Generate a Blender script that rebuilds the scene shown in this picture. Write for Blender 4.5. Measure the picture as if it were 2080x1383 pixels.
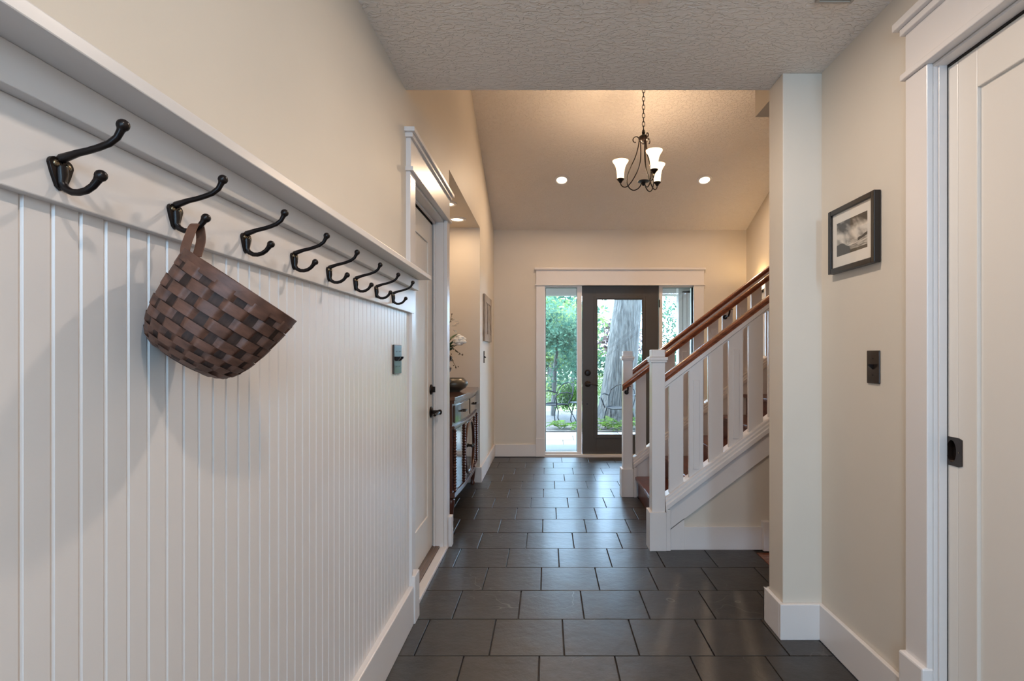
import bpy, bmesh, math, random
from mathutils import Vector, Matrix
PI = math.pi
sc = bpy.context.scene
for o in list(bpy.data.objects):
    bpy.data.objects.remove(o)
COL = sc.collection

# ------------------------------------------------------------------ camera
F = 1100.0
cd = bpy.data.cameras.new('camera')
cam = bpy.data.objects.new('camera', cd)
COL.objects.link(cam)
cam.location = (0, 0, 1.2)
cam.rotation_euler = (PI/2, 0, 0)
cd.sensor_width = 36
cd.lens = F/2080*36
cd.shift_x = -72/2080
cd.shift_y = 30.5/2080
cd.clip_start = 0.02
sc.camera = cam

# ------------------------------------------------------------------ world, sun, window light, exposure
vs = sc.view_settings
vs.view_transform = 'Standard'
vs.look = 'None'
vs.gamma = 1
vs.use_curve_mapping = False
vs.exposure = 0.0
sc.cycles.use_denoising = True
sc.cycles.max_bounces = 10
sc.cycles.diffuse_bounces = 6
sc.cycles.transparent_max_bounces = 16
sc.cycles.sample_clamp_indirect = 6

wd = bpy.data.worlds.new('world')
sc.world = wd
wd.use_nodes = True
wn = wd.node_tree.nodes
wn.clear()
wo = wn.new('ShaderNodeOutputWorld')
wb = wn.new('ShaderNodeBackground')
wb.inputs['Color'].default_value = (0.50, 0.70, 1.0, 1)
wb.inputs['Strength'].default_value = 26.0
wd.node_tree.links.new(wb.outputs[0], wo.inputs[0])


def lamp(name, kind, loc, energy, color, direction=None, parent=None, **kw):
    ld = bpy.data.lights.new(name, kind)
    ld.energy = energy
    ld.color = color
    for k, v in kw.items():
        setattr(ld, k, v)
    o = bpy.data.objects.new(name, ld)
    COL.objects.link(o)
    o.location = Vector(loc) - (parent.location if parent else Vector())
    if direction is not None:
        o.rotation_euler = Vector(direction).to_track_quat('-Z', 'Y').to_euler()
    if parent:
        o.parent = parent
    return o


lamp('sun', 'SUN', (0, 12, 12), 14.0, (1.0, 0.97, 0.9), (0.35, -0.33, -1.0), angle=0.02)
# daylight through the window of the room behind the camera
lamp('window_daylight', 'AREA', (-0.36, -2.42, 1.15), 36, (0.42, 0.68, 1.0), (0, 1, 0), shape='RECTANGLE', size=0.5, size_y=2.0)
lamp('window_daylight', 'AREA', (1.0, -2.42, 1.95), 42, (0.42, 0.70, 1.0), (0, 1, 0), shape='RECTANGLE', size=0.28, size_y=0.8)
WARM = (1.0, 0.72, 0.47)
SOFT = (1.0, 0.85, 0.73)

# ------------------------------------------------------------------ materials
MATS = {}


def mat(name, color, rough=0.5, metal=0.0, spec=0.5, var=0.0, nscale=8, bump=0.0, bscale=60, bdist=0.002, coat=0.0,
        objvar=0.0, emit=None, estr=0.0, stretch=(1, 1, 1), rvar=0.0, detail=4):
    m = bpy.data.materials.new(name)
    m.use_nodes = True
    nt = m.node_tree
    L = nt.links.new
    b = nt.nodes['Principled BSDF']
    b.inputs['Base Color'].default_value = (*color, 1)
    b.inputs['Roughness'].default_value = rough
    b.inputs['Metallic'].default_value = metal
    b.inputs['Specular IOR Level'].default_value = spec
    b.inputs['Coat Weight'].default_value = coat
    b.inputs['Coat Roughness'].default_value = 0.08
    tc = nt.nodes.new('ShaderNodeTexCoord')
    mp = nt.nodes.new('ShaderNodeMapping')
    mp.inputs['Scale'].default_value = stretch
    L(tc.outputs['Object'], mp.inputs[0])
    if emit:
        b.inputs['Emission Color'].default_value = (*emit, 1)
        b.inputs['Emission Strength'].default_value = estr
    col = None
    if var > 0:
        n = nt.nodes.new('ShaderNodeTexNoise')
        n.inputs['Scale'].default_value = nscale
        n.inputs['Detail'].default_value = detail
        L(mp.outputs[0], n.inputs['Vector'])
        r = nt.nodes.new('ShaderNodeMapRange')
        r.inputs['From Min'].default_value = 0.3
        r.inputs['From Max'].default_value = 0.7
        r.inputs['To Min'].default_value = 1-var
        r.inputs['To Max'].default_value = 1+var
        L(n.outputs['Fac'], r.inputs['Value'])
        h = nt.nodes.new('ShaderNodeHueSaturation')
        h.inputs['Color'].default_value = (*color, 1)
        L(r.outputs[0], h.inputs['Value'])
        col = h.outputs[0]
        if rvar:
            r2 = nt.nodes.new('ShaderNodeMapRange')
            r2.inputs['From Min'].default_value = 0.3
            r2.inputs['From Max'].default_value = 0.7
            r2.inputs['To Min'].default_value = rough-rvar
            r2.inputs['To Max'].default_value = rough+rvar
            L(n.outputs['Fac'], r2.inputs['Value'])
            L(r2.outputs[0], b.inputs['Roughness'])
    if objvar > 0:
        oi = nt.nodes.new('ShaderNodeObjectInfo')
        r = nt.nodes.new('ShaderNodeMapRange')
        r.inputs['To Min'].default_value = 1-objvar
        r.inputs['To Max'].default_value = 1+objvar
        L(oi.outputs['Random'], r.inputs['Value'])
        h = nt.nodes.new('ShaderNodeHueSaturation')
        h.inputs['Color'].default_value = (*color, 1)
        if col:
            L(col, h.inputs['Color'])
        L(r.outputs[0], h.inputs['Value'])
        col = h.outputs[0]
    if col:
        L(col, b.inputs['Base Color'])
    if bump > 0:
        n = nt.nodes.new('ShaderNodeTexNoise')
        n.inputs['Scale'].default_value = bscale
        n.inputs['Detail'].default_value = 3
        L(mp.outputs[0], n.inputs['Vector'])
        bp = nt.nodes.new('ShaderNodeBump')
        bp.inputs['Strength'].default_value = bump
        bp.inputs['Distance'].default_value = bdist
        L(n.outputs['Fac'], bp.inputs['Height'])
        L(bp.outputs[0], b.inputs['Normal'])
    MATS[name] = m
    return m


WALL = mat('wall_paint', (0.67, 0.60, 0.51), 0.55, var=0.015, nscale=3, bump=0.15, bscale=220, bdist=0.0006)
WHITE = mat('trim_paint', (0.745, 0.695, 0.665), 0.3, bump=0.08, bscale=120, bdist=0.0004)
DOORW = mat('door_paint', (0.80, 0.74, 0.67), 0.35, bump=0.06, bscale=150, bdist=0.0004)
HIDE = mat('dark_gap', (0.02, 0.015, 0.012), 0.8)  # near-black fill painted in for the shade inside door gaps
BRONZE = mat('oiled_bronze', (0.010, 0.006, 0.005), 0.3, metal=0.0, spec=0.25, var=0.3, nscale=60)
PLATE = mat('bronze_plate', (0.035, 0.022, 0.016), 0.22, metal=0.5, spec=0.8)
MAHOG = mat('mahogany', (0.27, 0.085, 0.04), 0.25, var=0.35, nscale=9, stretch=(1, 6, 6), coat=0.3, detail=6)
TREAD = mat('tread_wood', (0.13, 0.034, 0.018), 0.3, var=0.3, nscale=8, stretch=(5, 1, 5), coat=0.1)
FLOORW = mat('wood_floor', (0.25, 0.085, 0.045), 0.25, var=0.25, nscale=10, stretch=(1, 7, 1), coat=0.3, objvar=0.15)
DOORB = mat('front_door_paint', (0.062, 0.052, 0.044), 0.45, bump=0.1, bscale=200, bdist=0.0004)
IRON = mat('wrought_iron', (0.008, 0.009, 0.011), 0.6, spec=0.15)
CHROME = mat('worn_brass', (0.25, 0.19, 0.12), 0.25, metal=0.9)
PAPER = mat('mat_board', (0.80, 0.76, 0.71), 0.8)
RUSTIC = mat('weathered_wood', (0.36, 0.29, 0.23), 0.8, var=0.35, nscale=14, stretch=(6, 6, 1), bump=0.4, bscale=40)
BOWLM = mat('bowl_glaze', (0.10, 0.085, 0.065), 0.35, var=0.4, nscale=6, stretch=(1, 1, 6), metal=0.3)
VASE = mat('vase_wood', (0.045, 0.014, 0.010), 0.3, coat=0.3)
CABW = mat('cabinet_wood', (0.075, 0.022, 0.013), 0.3, var=0.3, nscale=9, stretch=(5, 5, 1), coat=0.5)
CABT = mat('cabinet_top', (0.11, 0.045, 0.03), 0.22, var=0.3, nscale=12, coat=0.6)
CABP = mat('cabinet_panel', (0.045, 0.035, 0.03), 0.12, coat=0.8, spec=0.8)
PETAL = mat('petal', (0.95, 0.92, 0.86), 0.6)
LEAFG = mat('silk_leaf', (0.07, 0.12, 0.04), 0.5, var=0.4, nscale=30)
STEM = mat('stem', (0.07, 0.05, 0.025), 0.7)
METALT = mat('threshold_metal', (0.20, 0.13, 0.09), 0.4, metal=0.3)
BARK = mat('bark', (0.056, 0.051, 0.044), 0.9, var=0.6, nscale=8, stretch=(3.5, 3.5, 0.55), bump=1.0, bscale=7, bdist=0.05, detail=8)
PATIO = mat('patio_stone', (0.09, 0.08, 0.07), 0.8, objvar=0.06, var=0.08)
SIDING = mat('siding', (0.47, 0.42, 0.37), 0.6)
SOIL = mat('mulch', (0.035, 0.026, 0.02), 0.9, var=0.5, nscale=14, bump=0.8, bscale=25, bdist=0.03)
LAWN = mat('lawn', (0.06, 0.075, 0.018), 0.9, var=0.35, nscale=1.2)
SHADEM = None


def ceiling_mat():
    m = mat('ceiling_texture', (0.80, 0.725, 0.655), 0.6)
    nt = m.node_tree
    L = nt.links.new
    b = nt.nodes['Principled BSDF']
    tc = nt.nodes.new('ShaderNodeTexCoord')
    mp = nt.nodes.new('ShaderNodeMapping')
    mp.inputs['Scale'].default_value = (0.55, 1, 1)
    L(tc.outputs['Object'], mp.inputs[0])
    n = nt.nodes.new('ShaderNodeTexNoise')
    n.inputs['Scale'].default_value = 62
    n.inputs['Detail'].default_value = 2
    n.inputs['Distortion'].default_value = 0.6
    L(mp.outputs[0], n.inputs['Vector'])
    r = nt.nodes.new('ShaderNodeValToRGB')
    r.color_ramp.elements[0].position = 0.46
    r.color_ramp.elements[1].position = 0.56
    L(n.outputs['Fac'], r.inputs[0])
    bp = nt.nodes.new('ShaderNodeBump')
    bp.inputs['Strength'].default_value = 0.8
    bp.inputs['Distance'].default_value = 0.004
    L(r.outputs[0], bp.inputs['Height'])
    L(bp.outputs[0], b.inputs['Normal'])
    return m


CEIL = ceiling_mat()


def slate_mat():
    m = mat('slate_tile', (0.06, 0.052, 0.046), 0.33, spec=0.5)
    nt = m.node_tree
    L = nt.links.new
    N = nt.nodes.new
    b = nt.nodes['Principled BSDF']
    tc = N('ShaderNodeTexCoord')
    oi = N('ShaderNodeObjectInfo')
    ad = N('ShaderNodeVectorMath')
    ad.operation = 'MULTIPLY_ADD'
    ad.inputs[1].default_value = (17, 31, 9)
    cx = N('ShaderNodeCombineXYZ')
    for i in range(3):
        L(oi.outputs['Random'], cx.inputs[i])
    L(cx.outputs[0], ad.inputs[0])
    L(tc.outputs['Object'], ad.inputs[2])
    n = N('ShaderNodeTexNoise')
    n.inputs['Scale'].default_value = 7
    n.inputs['Detail'].default_value = 7
    n.inputs['Roughness'].default_value = 0.65
    L(ad.outputs[0], n.inputs['Vector'])
    cr = N('ShaderNodeValToRGB')
    cr.color_ramp.elements[0].position = 0.3
    cr.color_ramp.elements[0].color = (0.016, 0.013, 0.011, 1)
    cr.color_ramp.elements[1].position = 0.72
    cr.color_ramp.elements[1].color = (0.044, 0.036, 0.030, 1)
    L(n.outputs['Fac'], cr.inputs[0])
    # hairline veins
    b.inputs['Coat Weight'].default_value = 0.15
    b.inputs['Coat Roughness'].default_value = 0.2
    n2 = N('ShaderNodeTexNoise')
    n2.inputs['Scale'].default_value = 2.2
    n2.inputs['Detail'].default_value = 3
    L(ad.outputs[0], n2.inputs['Vector'])
    s = N('ShaderNodeMath')
    s.operation = 'SUBTRACT'
    s.inputs[1].default_value = 0.57
    L(n2.outputs['Fac'], s.inputs[0])
    a = N('ShaderNodeMath')
    a.operation = 'ABSOLUTE'
    L(s.outputs[0], a.inputs[0])
    ve = N('ShaderNodeMapRange')
    ve.inputs['From Min'].default_value = 0.0
    ve.inputs['From Max'].default_value = 0.0035
    ve.inputs['To Min'].default_value = 1.0
    ve.inputs['To Max'].default_value = 0.0
    L(a.outputs[0], ve.inputs['Value'])
    n3 = N('ShaderNodeTexNoise')
    n3.inputs['Scale'].default_value = 3.1
    L(ad.outputs[0], n3.inputs['Vector'])
    g = N('ShaderNodeMapRange')
    g.inputs['From Min'].default_value = 0.52
    g.inputs['From Max'].default_value = 0.62
    L(n3.outputs['Fac'], g.inputs['Value'])
    mu = N('ShaderNodeMath')
    mu.operation = 'MULTIPLY'
    L(ve.outputs[0], mu.inputs[0])
    L(g.outputs[0], mu.inputs[1])
    mx = N('ShaderNodeMix')
    mx.data_type = 'RGBA'
    mx.inputs['B'].default_value = (0.12, 0.11, 0.10, 1)
    L(mu.outputs[0], mx.inputs['Factor'])
    L(cr.outputs[0], mx.inputs['A'])
    h = N('ShaderNodeHueSaturation')
    r = N('ShaderNodeMapRange')
    r.inputs['To Min'].default_value = 0.85
    r.inputs['To Max'].default_value = 1.2
    L(oi.outputs['Random'], r.inputs['Value'])
    L(mx.outputs['Result'], h.inputs['Color'])
    L(r.outputs[0], h.inputs['Value'])
    L(h.outputs[0], b.inputs['Base Color'])
    rr = N('ShaderNodeMapRange')
    rr.inputs['To Min'].default_value = 0.33
    rr.inputs['To Max'].default_value = 0.46
    L(n.outputs['Fac'], rr.inputs['Value'])
    L(rr.outputs[0], b.inputs['Roughness'])
    n4 = N('ShaderNodeTexNoise')
    n4.inputs['Scale'].default_value = 26
    n4.inputs['Detail'].default_value = 5
    L(ad.outputs[0], n4.inputs['Vector'])
    sm = N('ShaderNodeMath')
    sm.operation = 'ADD'
    L(n.outputs['Fac'], sm.inputs[0])
    sc2 = N('ShaderNodeMath')
    sc2.operation = 'MULTIPLY'
    sc2.inputs[1].default_value = 0.35
    L(n4.outputs['Fac'], sc2.inputs[0])
    L(sc2.outputs[0], sm.inputs[1])
    bp = N('ShaderNodeBump')
    bp.inputs['Strength'].default_value = 0.8
    bp.inputs['Distance'].default_value = 0.005
    L(sm.outputs[0], bp.inputs['Height'])
    L(bp.outputs[0], b.inputs['Normal'])
    return m


SLATE = slate_mat()
GROUT = mat('grout', (0.10, 0.085, 0.075), 0.85)


def glass_mat(tint=(0.93, 0.98, 0.97, 1)):
    m = bpy.data.materials.new('window_glass')
    m.use_nodes = True
    nt = m.node_tree
    nt.nodes.clear()
    o = nt.nodes.new('ShaderNodeOutputMaterial')
    mx = nt.nodes.new('ShaderNodeMixShader')
    t = nt.nodes.new('ShaderNodeBsdfTransparent')
    t.inputs[0].default_value = tint
    g = nt.nodes.new('ShaderNodeBsdfGlossy')
    g.inputs['Roughness'].default_value = 0.0
    lw = nt.nodes.new('ShaderNodeLayerWeight')
    lw.inputs['Blend'].default_value = 0.5
    pw = nt.nodes.new('ShaderNodeMath')
    pw.operation = 'POWER'
    pw.inputs[1].default_value = 5
    nt.links.new(lw.outputs['Facing'], pw.inputs[0])
    f = nt.nodes.new('ShaderNodeMath')
    f.operation = 'MULTIPLY_ADD'
    f.inputs[1].default_value = 0.95
    f.inputs[2].default_value = 0.045
    nt.links.new(pw.outputs[0], f.inputs[0])
    nt.links.new(f.outputs[0], mx.inputs[0])
    nt.links.new(t.outputs[0], mx.inputs[1])
    nt.links.new(g.outputs[0], mx.inputs[2])
    nt.links.new(mx.outputs[0], o.inputs[0])
    return m


GLASS = glass_mat()
CLEAR = glass_mat((0.99, 0.99, 0.985, 1))


def emit_mat(name, color, s):
    m = bpy.data.materials.new(name)
    m.use_nodes = True
    nt = m.node_tree
    nt.nodes.clear()
    o = nt.nodes.new('ShaderNodeOutputMaterial')
    e = nt.nodes.new('ShaderNodeEmission')
    e.inputs[0].default_value = (*color, 1)
    e.inputs[1].default_value = s
    nt.links.new(e.outputs[0], o.inputs[0])
    return m


LENS = emit_mat('lamp_lens', (1.0, 0.85, 0.62), 5.0)


def leaf_mat(name, c1, c2, trans=0.5):
    m = bpy.data.materials.new(name)
    m.use_nodes = True
    nt = m.node_tree
    L = nt.links.new
    nt.nodes.clear()
    o = nt.nodes.new('ShaderNodeOutputMaterial')
    mx = nt.nodes.new('ShaderNodeMixShader')
    mx.inputs[0].default_value = trans
    d = nt.nodes.new('ShaderNodeBsdfDiffuse')
    t = nt.nodes.new('ShaderNodeBsdfTranslucent')
    tc = nt.nodes.new('ShaderNodeTexCoord')
    n = nt.nodes.new('ShaderNodeTexNoise')
    n.inputs['Scale'].default_value = 2.5
    n.inputs['Detail'].default_value = 6
    L(tc.outputs['Object'], n.inputs['Vector'])
    r = nt.nodes.new('ShaderNodeValToRGB')
    r.color_ramp.elements[0].position = 0.35
    r.color_ramp.elements[1].position = 0.65
    r.color_ramp.elements[0].color = (*c1, 1)
    r.color_ramp.elements[1].color = (*c2, 1)
    L(n.outputs['Fac'], r.inputs[0])
    L(r.outputs[0], d.inputs[0])
    L(r.outputs[0], t.inputs[0])
    L(d.outputs[0], mx.inputs[1])
    L(t.outputs[0], mx.inputs[2])
    L(mx.outputs[0], o.inputs[0])
    return m


LEAF_TEAL = leaf_mat('leaf_teal', (0.02, 0.06, 0.042), (0.09, 0.15, 0.095))
LEAF_LIME = leaf_mat('leaf_lime', (0.06, 0.11, 0.035), (0.19, 0.22, 0.085))
LEAF_DARK = leaf_mat('leaf_dark', (0.015, 0.05, 0.035), (0.05, 0.11, 0.075), 0.35)
LEAF_PLUM = leaf_mat('leaf_plum', (0.09, 0.065, 0.07), (0.15, 0.11, 0.10))
FERN = leaf_mat('fern_leaf', (0.035, 0.08, 0.015), (0.11, 0.17, 0.035), 0.4)


def shade_mat():
    m = bpy.data.materials.new('frosted_shade')
    m.use_nodes = True
    nt = m.node_tree
    L = nt.links.new
    nt.nodes.clear()
    o = nt.nodes.new('ShaderNodeOutputMaterial')
    mx = nt.nodes.new('ShaderNodeMixShader')
    mx.inputs[0].default_value = 0.75
    d = nt.nodes.new('ShaderNodeBsdfDiffuse')
    d.inputs[0].default_value = (0.9, 0.84, 0.74, 1)
    t = nt.nodes.new('ShaderNodeBsdfTranslucent')
    t.inputs[0].default_value = (0.95, 0.86, 0.70, 1)
    L(d.outputs[0], mx.inputs[1])
    L(t.outputs[0], mx.inputs[2])
    e = nt.nodes.new('ShaderNodeEmission')
    e.inputs[0].default_value = (1.0, 0.86, 0.68, 1)
    e.inputs[1].default_value = 0.85
    ad = nt.nodes.new('ShaderNodeAddShader')
    L(mx.outputs[0], ad.inputs[0])
    L(e.outputs[0], ad.inputs[1])
    L(ad.outputs[0], o.inputs[0])
    return m


SHADEM = shade_mat()


# ------------------------------------------------------------------ mesh helpers
class MB:
    def __init__(s):
        s.v = []
        s.f = []
        s.sm = []

    def add(s, vs, fs, smooth=False):
        k = len(s.v)
        s.v += [tuple(v) for v in vs]
        for f in fs:
            s.f.append(tuple(i+k for i in f))
            s.sm.append(smooth)
        return s

    def box(s, x0, x1, y0, y1, z0, z1):
        if x0 > x1: x0, x1 = x1, x0
        if y0 > y1: y0, y1 = y1, y0
        if z0 > z1: z0, z1 = z1, z0
        return s.add([(x0, y0, z0), (x1, y0, z0), (x1, y1, z0), (x0, y1, z0), (x0, y0, z1), (x1, y0, z1), (x1, y1, z1), (x0, y1, z1)],
                     [(0, 3, 2, 1), (4, 5, 6, 7), (0, 1, 5, 4), (1, 2, 6, 5), (2, 3, 7, 6), (3, 0, 4, 7)])

    def prism(s, poly, axis, a0, a1, smooth=False):
        """poly: 2-D points; axis 'x': (y,z), 'y': (x,z), 'z': (x,y)"""
        def P(p, a):
            return {'x': (a, p[0], p[1]), 'y': (p[0], a, p[1]), 'z': (p[0], p[1], a)}[axis]
        n = len(poly)
        vs = [P(p, a0) for p in poly]+[P(p, a1) for p in poly]
        fs = [tuple(range(n)), tuple(range(2*n-1, n-1, -1))]
        k = len(s.v)
        s.add(vs, fs)
        s.add([], [])
        for i in range(n):
            j = (i+1) % n
            s.f.append((k+i, k+i+n, k+j+n, k+j))
            s.sm.append(smooth)
        return s

    def slope(s, x0, x1, z0, m, sec, smooth=False):
        """bar along X rising with slope m; sec list of (y, dz); z0 is the height at x0"""
        n = len(sec)
        vs = [(x0, y, z0+d) for y, d in sec]+[(x1, y, z0+m*(x1-x0)+d) for y, d in sec]
        k = len(s.v)
        s.add(vs, [tuple(range(n)), tuple(range(2*n-1, n-1, -1))])
        for i in range(n):
            j = (i+1) % n
            s.f.append((k+i, k+i+n, k+j+n, k+j))
            s.sm.append(smooth)
        return s

    def tube(s, pts, r, n=8, closed=False, flat=None):
        pts = [Vector(p) for p in pts]
        m = len(pts)
        rs = r if isinstance(r, (list, tuple)) else [r]*m
        rings = []
        up = None
        for i, p in enumerate(pts):
            if closed:
                t = (pts[(i+1) % m]-pts[i-1]).normalized()
            else:
                t = (pts[min(i+1, m-1)]-pts[max(i-1, 0)]).normalized()
            if up is None:
                up = Vector((0, 0, 1)) if abs(t.z) < 0.9 else Vector((1, 0, 0))
            a = (up-t*up.dot(t))
            if a.length < 1e-5:
                a = Vector((0, 1, 0))-t*t.y
            a.normalize()
            up = a
            b = t.cross(a)
            fx = 1 if flat is None else flat
            rings.append([p+a*math.cos(2*PI*k/n)*rs[i]+b*math.sin(2*PI*k/n)*rs[i]*fx for k in range(n)])
        vs = [v for ring in rings for v in ring]
        fs = []
        for i in range(m if closed else m-1):
            q = (i+1) % m
            for k in range(n):
                l = (k+1) % n
                fs.append((i*n+k, i*n+l, q*n+l, q*n+k))
        s.add(vs, fs, True)
        if not closed:
            s.add(rings[0], [tuple(range(n-1, -1, -1))])
            s.add(rings[-1], [tuple(range(n))])
        return s

    def lathe(s, prof, c=(0, 0, 0), n=24, axis='z', smooth=True, cap=True):
        vs = []
        for r, h in prof:
            for k in range(n):
                a = 2*PI*k/n
                x, y = r*math.cos(a), r*math.sin(a)
                vs.append({'z': (c[0]+x, c[1]+y, c[2]+h), 'x': (c[0]+h, c[1]+x, c[2]+y), 'y': (c[0]+x, c[1]+h, c[2]+y)}[axis])
        fs = []
        for i in range(len(prof)-1):
            for k in range(n):
                l = (k+1) % n
                fs.append((i*n+k, i*n+l, (i+1)*n+l, (i+1)*n+k))
        s.add(vs, fs, smooth)
        if cap:
            if prof[0][0] > 1e-4:
                s.add(vs[:n], [tuple(range(n-1, -1, -1))])
            if prof[-1][0] > 1e-4:
                s.add(vs[-n:], [tuple(range(n))])
        return s

    def ball(s, c, r, n=12, m=8, sc_=(1, 1, 1)):
        prof = [(r*math.sin(PI*i/m), -r*math.cos(PI*i/m)) for i in range(m+1)]
        k = len(s.v)
        s.lathe([(max(a, 1e-5), b) for a, b in prof], (0, 0, 0), n)
        for i in range(k, len(s.v)):
            v = s.v[i]
            s.v[i] = (c[0]+v[0]*sc_[0], c[1]+v[1]*sc_[1], c[2]+v[2]*sc_[2])
        return s

    def mesh(s, name, m, org=(0, 0, 0)):
        me = bpy.data.meshes.new(name)
        me.from_pydata([(v[0]-org[0], v[1]-org[1], v[2]-org[2]) for v in s.v], [], s.f)
        me.polygons.foreach_set('use_smooth', s.sm)
        if any(s.sm):
            me.set_sharp_from_angle(angle=math.radians(50))
        ms = m if isinstance(m, (list, tuple)) else [m]
        for q in ms:
            me.materials.append(q)
        bm = bmesh.new()
        bm.from_mesh(me)
        bmesh.ops.recalc_face_normals(bm, faces=bm.faces)
        bm.to_mesh(me)
        bm.free()
        return me

    def build(s, name, m, parent=None, bevel=0, seg=2, local=False):
        """verts are in world space (or in the root's own space with local=True)"""
        if local:
            org = Vector((0, 0, 0))
        else:
            org = Vector((0, 0, 0))
            q = parent
            while q:
                org += q.location
                q = q.parent
        if parent is None and s.v:
            xs = [v[0] for v in s.v]; ys = [v[1] for v in s.v]; zs = [v[2] for v in s.v]
            org = Vector(((min(xs)+max(xs))/2, (min(ys)+max(ys))/2, min(zs)))
            if max(xs)-min(xs) > 3 or max(ys)-min(ys) > 3:
                org = Vector((0, 0, 0))
        me = s.mesh(name, m, org)
        o = bpy.data.objects.new(name, me)
        COL.objects.link(o)
        if parent:
            o.parent = parent
        else:
            o.location = org
        if bevel:
            b = o.modifiers.new('bevel', 'BEVEL')
            b.width = bevel
            b.segments = seg
            b.limit_method = 'ANGLE'
        return o


def thing(name, label, cat, loc=(0, 0, 0), group=None, kind=None):
    o = bpy.data.objects.new(name, None)
    COL.objects.link(o)
    o.location = loc
    o.empty_display_size = 0.05
    return tag(o, label, cat, group, kind)


def tag(o, label=None, cat=None, group=None, kind=None):
    if label: o['label'] = label
    if cat: o['category'] = cat
    if group: o['group'] = group
    if kind: o['kind'] = kind
    return o


def struct(name, mb, m, bevel=0, label=None, parent=None):
    o = mb.build(name, m, parent, bevel)
    o['kind'] = 'structure'
    if label: o['label'] = label
    return o


def share(name, me, loc, parent, rot=None, bevel=0):
    o = bpy.data.objects.new(name, me)
    COL.objects.link(o)
    o.parent = parent
    org = Vector()
    q = parent
    while q:
        org += q.location
        q = q.parent
    o.location = Vector(loc)-org
    if rot: o.rotation_euler = rot
    if bevel:
        b = o.modifiers.new('bevel', 'BEVEL')
        b.width = bevel
        b.segments = 1
    return o


def dup(o, loc, label):
    r = o.copy()
    COL.objects.link(r)
    r.location = loc
    if label: r['label'] = label

    def rec(a, b):
        for ch in list(a.children):
            c = ch.copy()
            COL.objects.link(c)
            c.parent = b
            rec(ch, c)
    rec(o, r)
    return r


# ------------------------------------------------------------------ key dimensions
XL, XR = -0.64, 1.165          # left and right hall walls
YB = 2.45                      # end of the low ceiling
YF = 6.44                      # front wall
XF = 2.365                     # foyer's right wall
ZC = 2.40                      # low ceiling


def zc(y):                     # vaulted ceiling
    return 2.693+0.385*(YF-y)


# ------------------------------------------------------------------ FLOOR
fl = struct('floor', MB().box(-1.1, 1.281, -2.6, 6.6, -0.06, -0.012).box(1.281, 4.0, 3.34, 6.6, -0.06, -0.012).box(1.281, 4.0, 2.3, 3.34, -0.06, -0.0215), GROUT)
random.seed(3)
T = 0.3008
tile_me = {}


def tile(x0, x1, y0, y1):
    w, d = round(x1-x0, 4), round(y1-y0, 4)
    if w < 0.012 or d < 0.012:
        return
    k = (w, d)
    if k not in tile_me:
        b = MB()
        c = 0.0018
        hx, hy = w/2, d/2
        b.add([(-hx, -hy, -0.012), (hx, -hy, -0.012), (hx, hy, -0.012), (-hx, hy, -0.012),
               (-hx, -hy, -c), (hx, -hy, -c), (hx, hy, -c), (-hx, hy, -c),
               (-hx+c, -hy+c, 0), (hx-c, -hy+c, 0), (hx-c, hy-c, 0), (-hx+c, hy-c, 0)],
              [(0, 1, 5, 4), (1, 2, 6, 5), (2, 3, 7, 6), (3, 0, 4, 7), (4, 5, 9, 8), (5, 6, 10, 9), (6, 7, 11, 10), (7, 4, 8, 11), (8, 9, 10, 11)])
        tile_me[k] = b.mesh('tile', SLATE)
    o = share('tile', tile_me[k], ((x0+x1)/2, (y0+y1)/2, random.uniform(-0.0004, 0.0004)), fl)


G = 0.0022
for n in range(-6, 15):
    y0, y1 = 2.165+T*(n-1), 2.165+T*n
    ym = (y0+y1)/2
    y1 = min(y1, YF)
    xa = -1.04 if 3.55 < ym < 5.1 else -0.622
    if ym < YB: xb = 1.146
    elif ym < 3.34: xb = 1.279
    elif ym < 4.57: xb = 0.765
    else: xb = 2.345
    x = -0.0326+0.10*n
    while x > xa: x -= T
    while x < xb:
        a, b = max(x, xa), min(x+T, xb)
        tile(a+G, b-G, y0+G, y1-G)
        x += T
# rest of the slate behind the camera
struct('floor_slab', MB().box(XL, XR, -2.6, 2.165+T*-7, -0.012, 0), SLATE).name = 'floor.001'
# wooden boards of the side corridor
for k in range(10):
    share('floor_board', MB().box(-1.355, 1.355, -0.0435, 0.0435, -0.009, 0).mesh('board', FLOORW) if k == 0 else bm_, (2.64, 2.495+0.0875*k, -0.011), fl, bevel=0.001)
    if k == 0: bm_ = bpy.data.meshes['board']

# ------------------------------------------------------------------ WALLS
H = 4.6
wl = MB()
wt = 0.14
wl.box(XL-wt, XL, -2.6, YB, 0, ZC+0.15)
wl.box(XL-wt, XL, YB, 2.545, 0, H)
wl.box(XL-wt, XL, 2.545, 3.35, 2.035, H)      # over the door
wl.box(XL-wt, XL, 3.35, 3.52, 0, H)
wl.box(XL-wt, XL, 3.52, 5.13, 2.41, H)        # over the niche
wl.box(XL-wt, XL, 5.13, YF+0.2, 0, H)
wl.box(-1.17, -1.05, 3.40, 5.25, 0, 2.5)      # niche back
wl.box(-1.05, XL-wt, 3.40, 3.52, 0, 2.5)
wl.box(-1.05, XL-wt, 5.13, 5.25, 0, 2.5)
wl.box(-1.05, XL-wt, 3.52, 5.13, 2.41, 2.5)
wall_l = struct('wall_left', wl, WALL)

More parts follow.
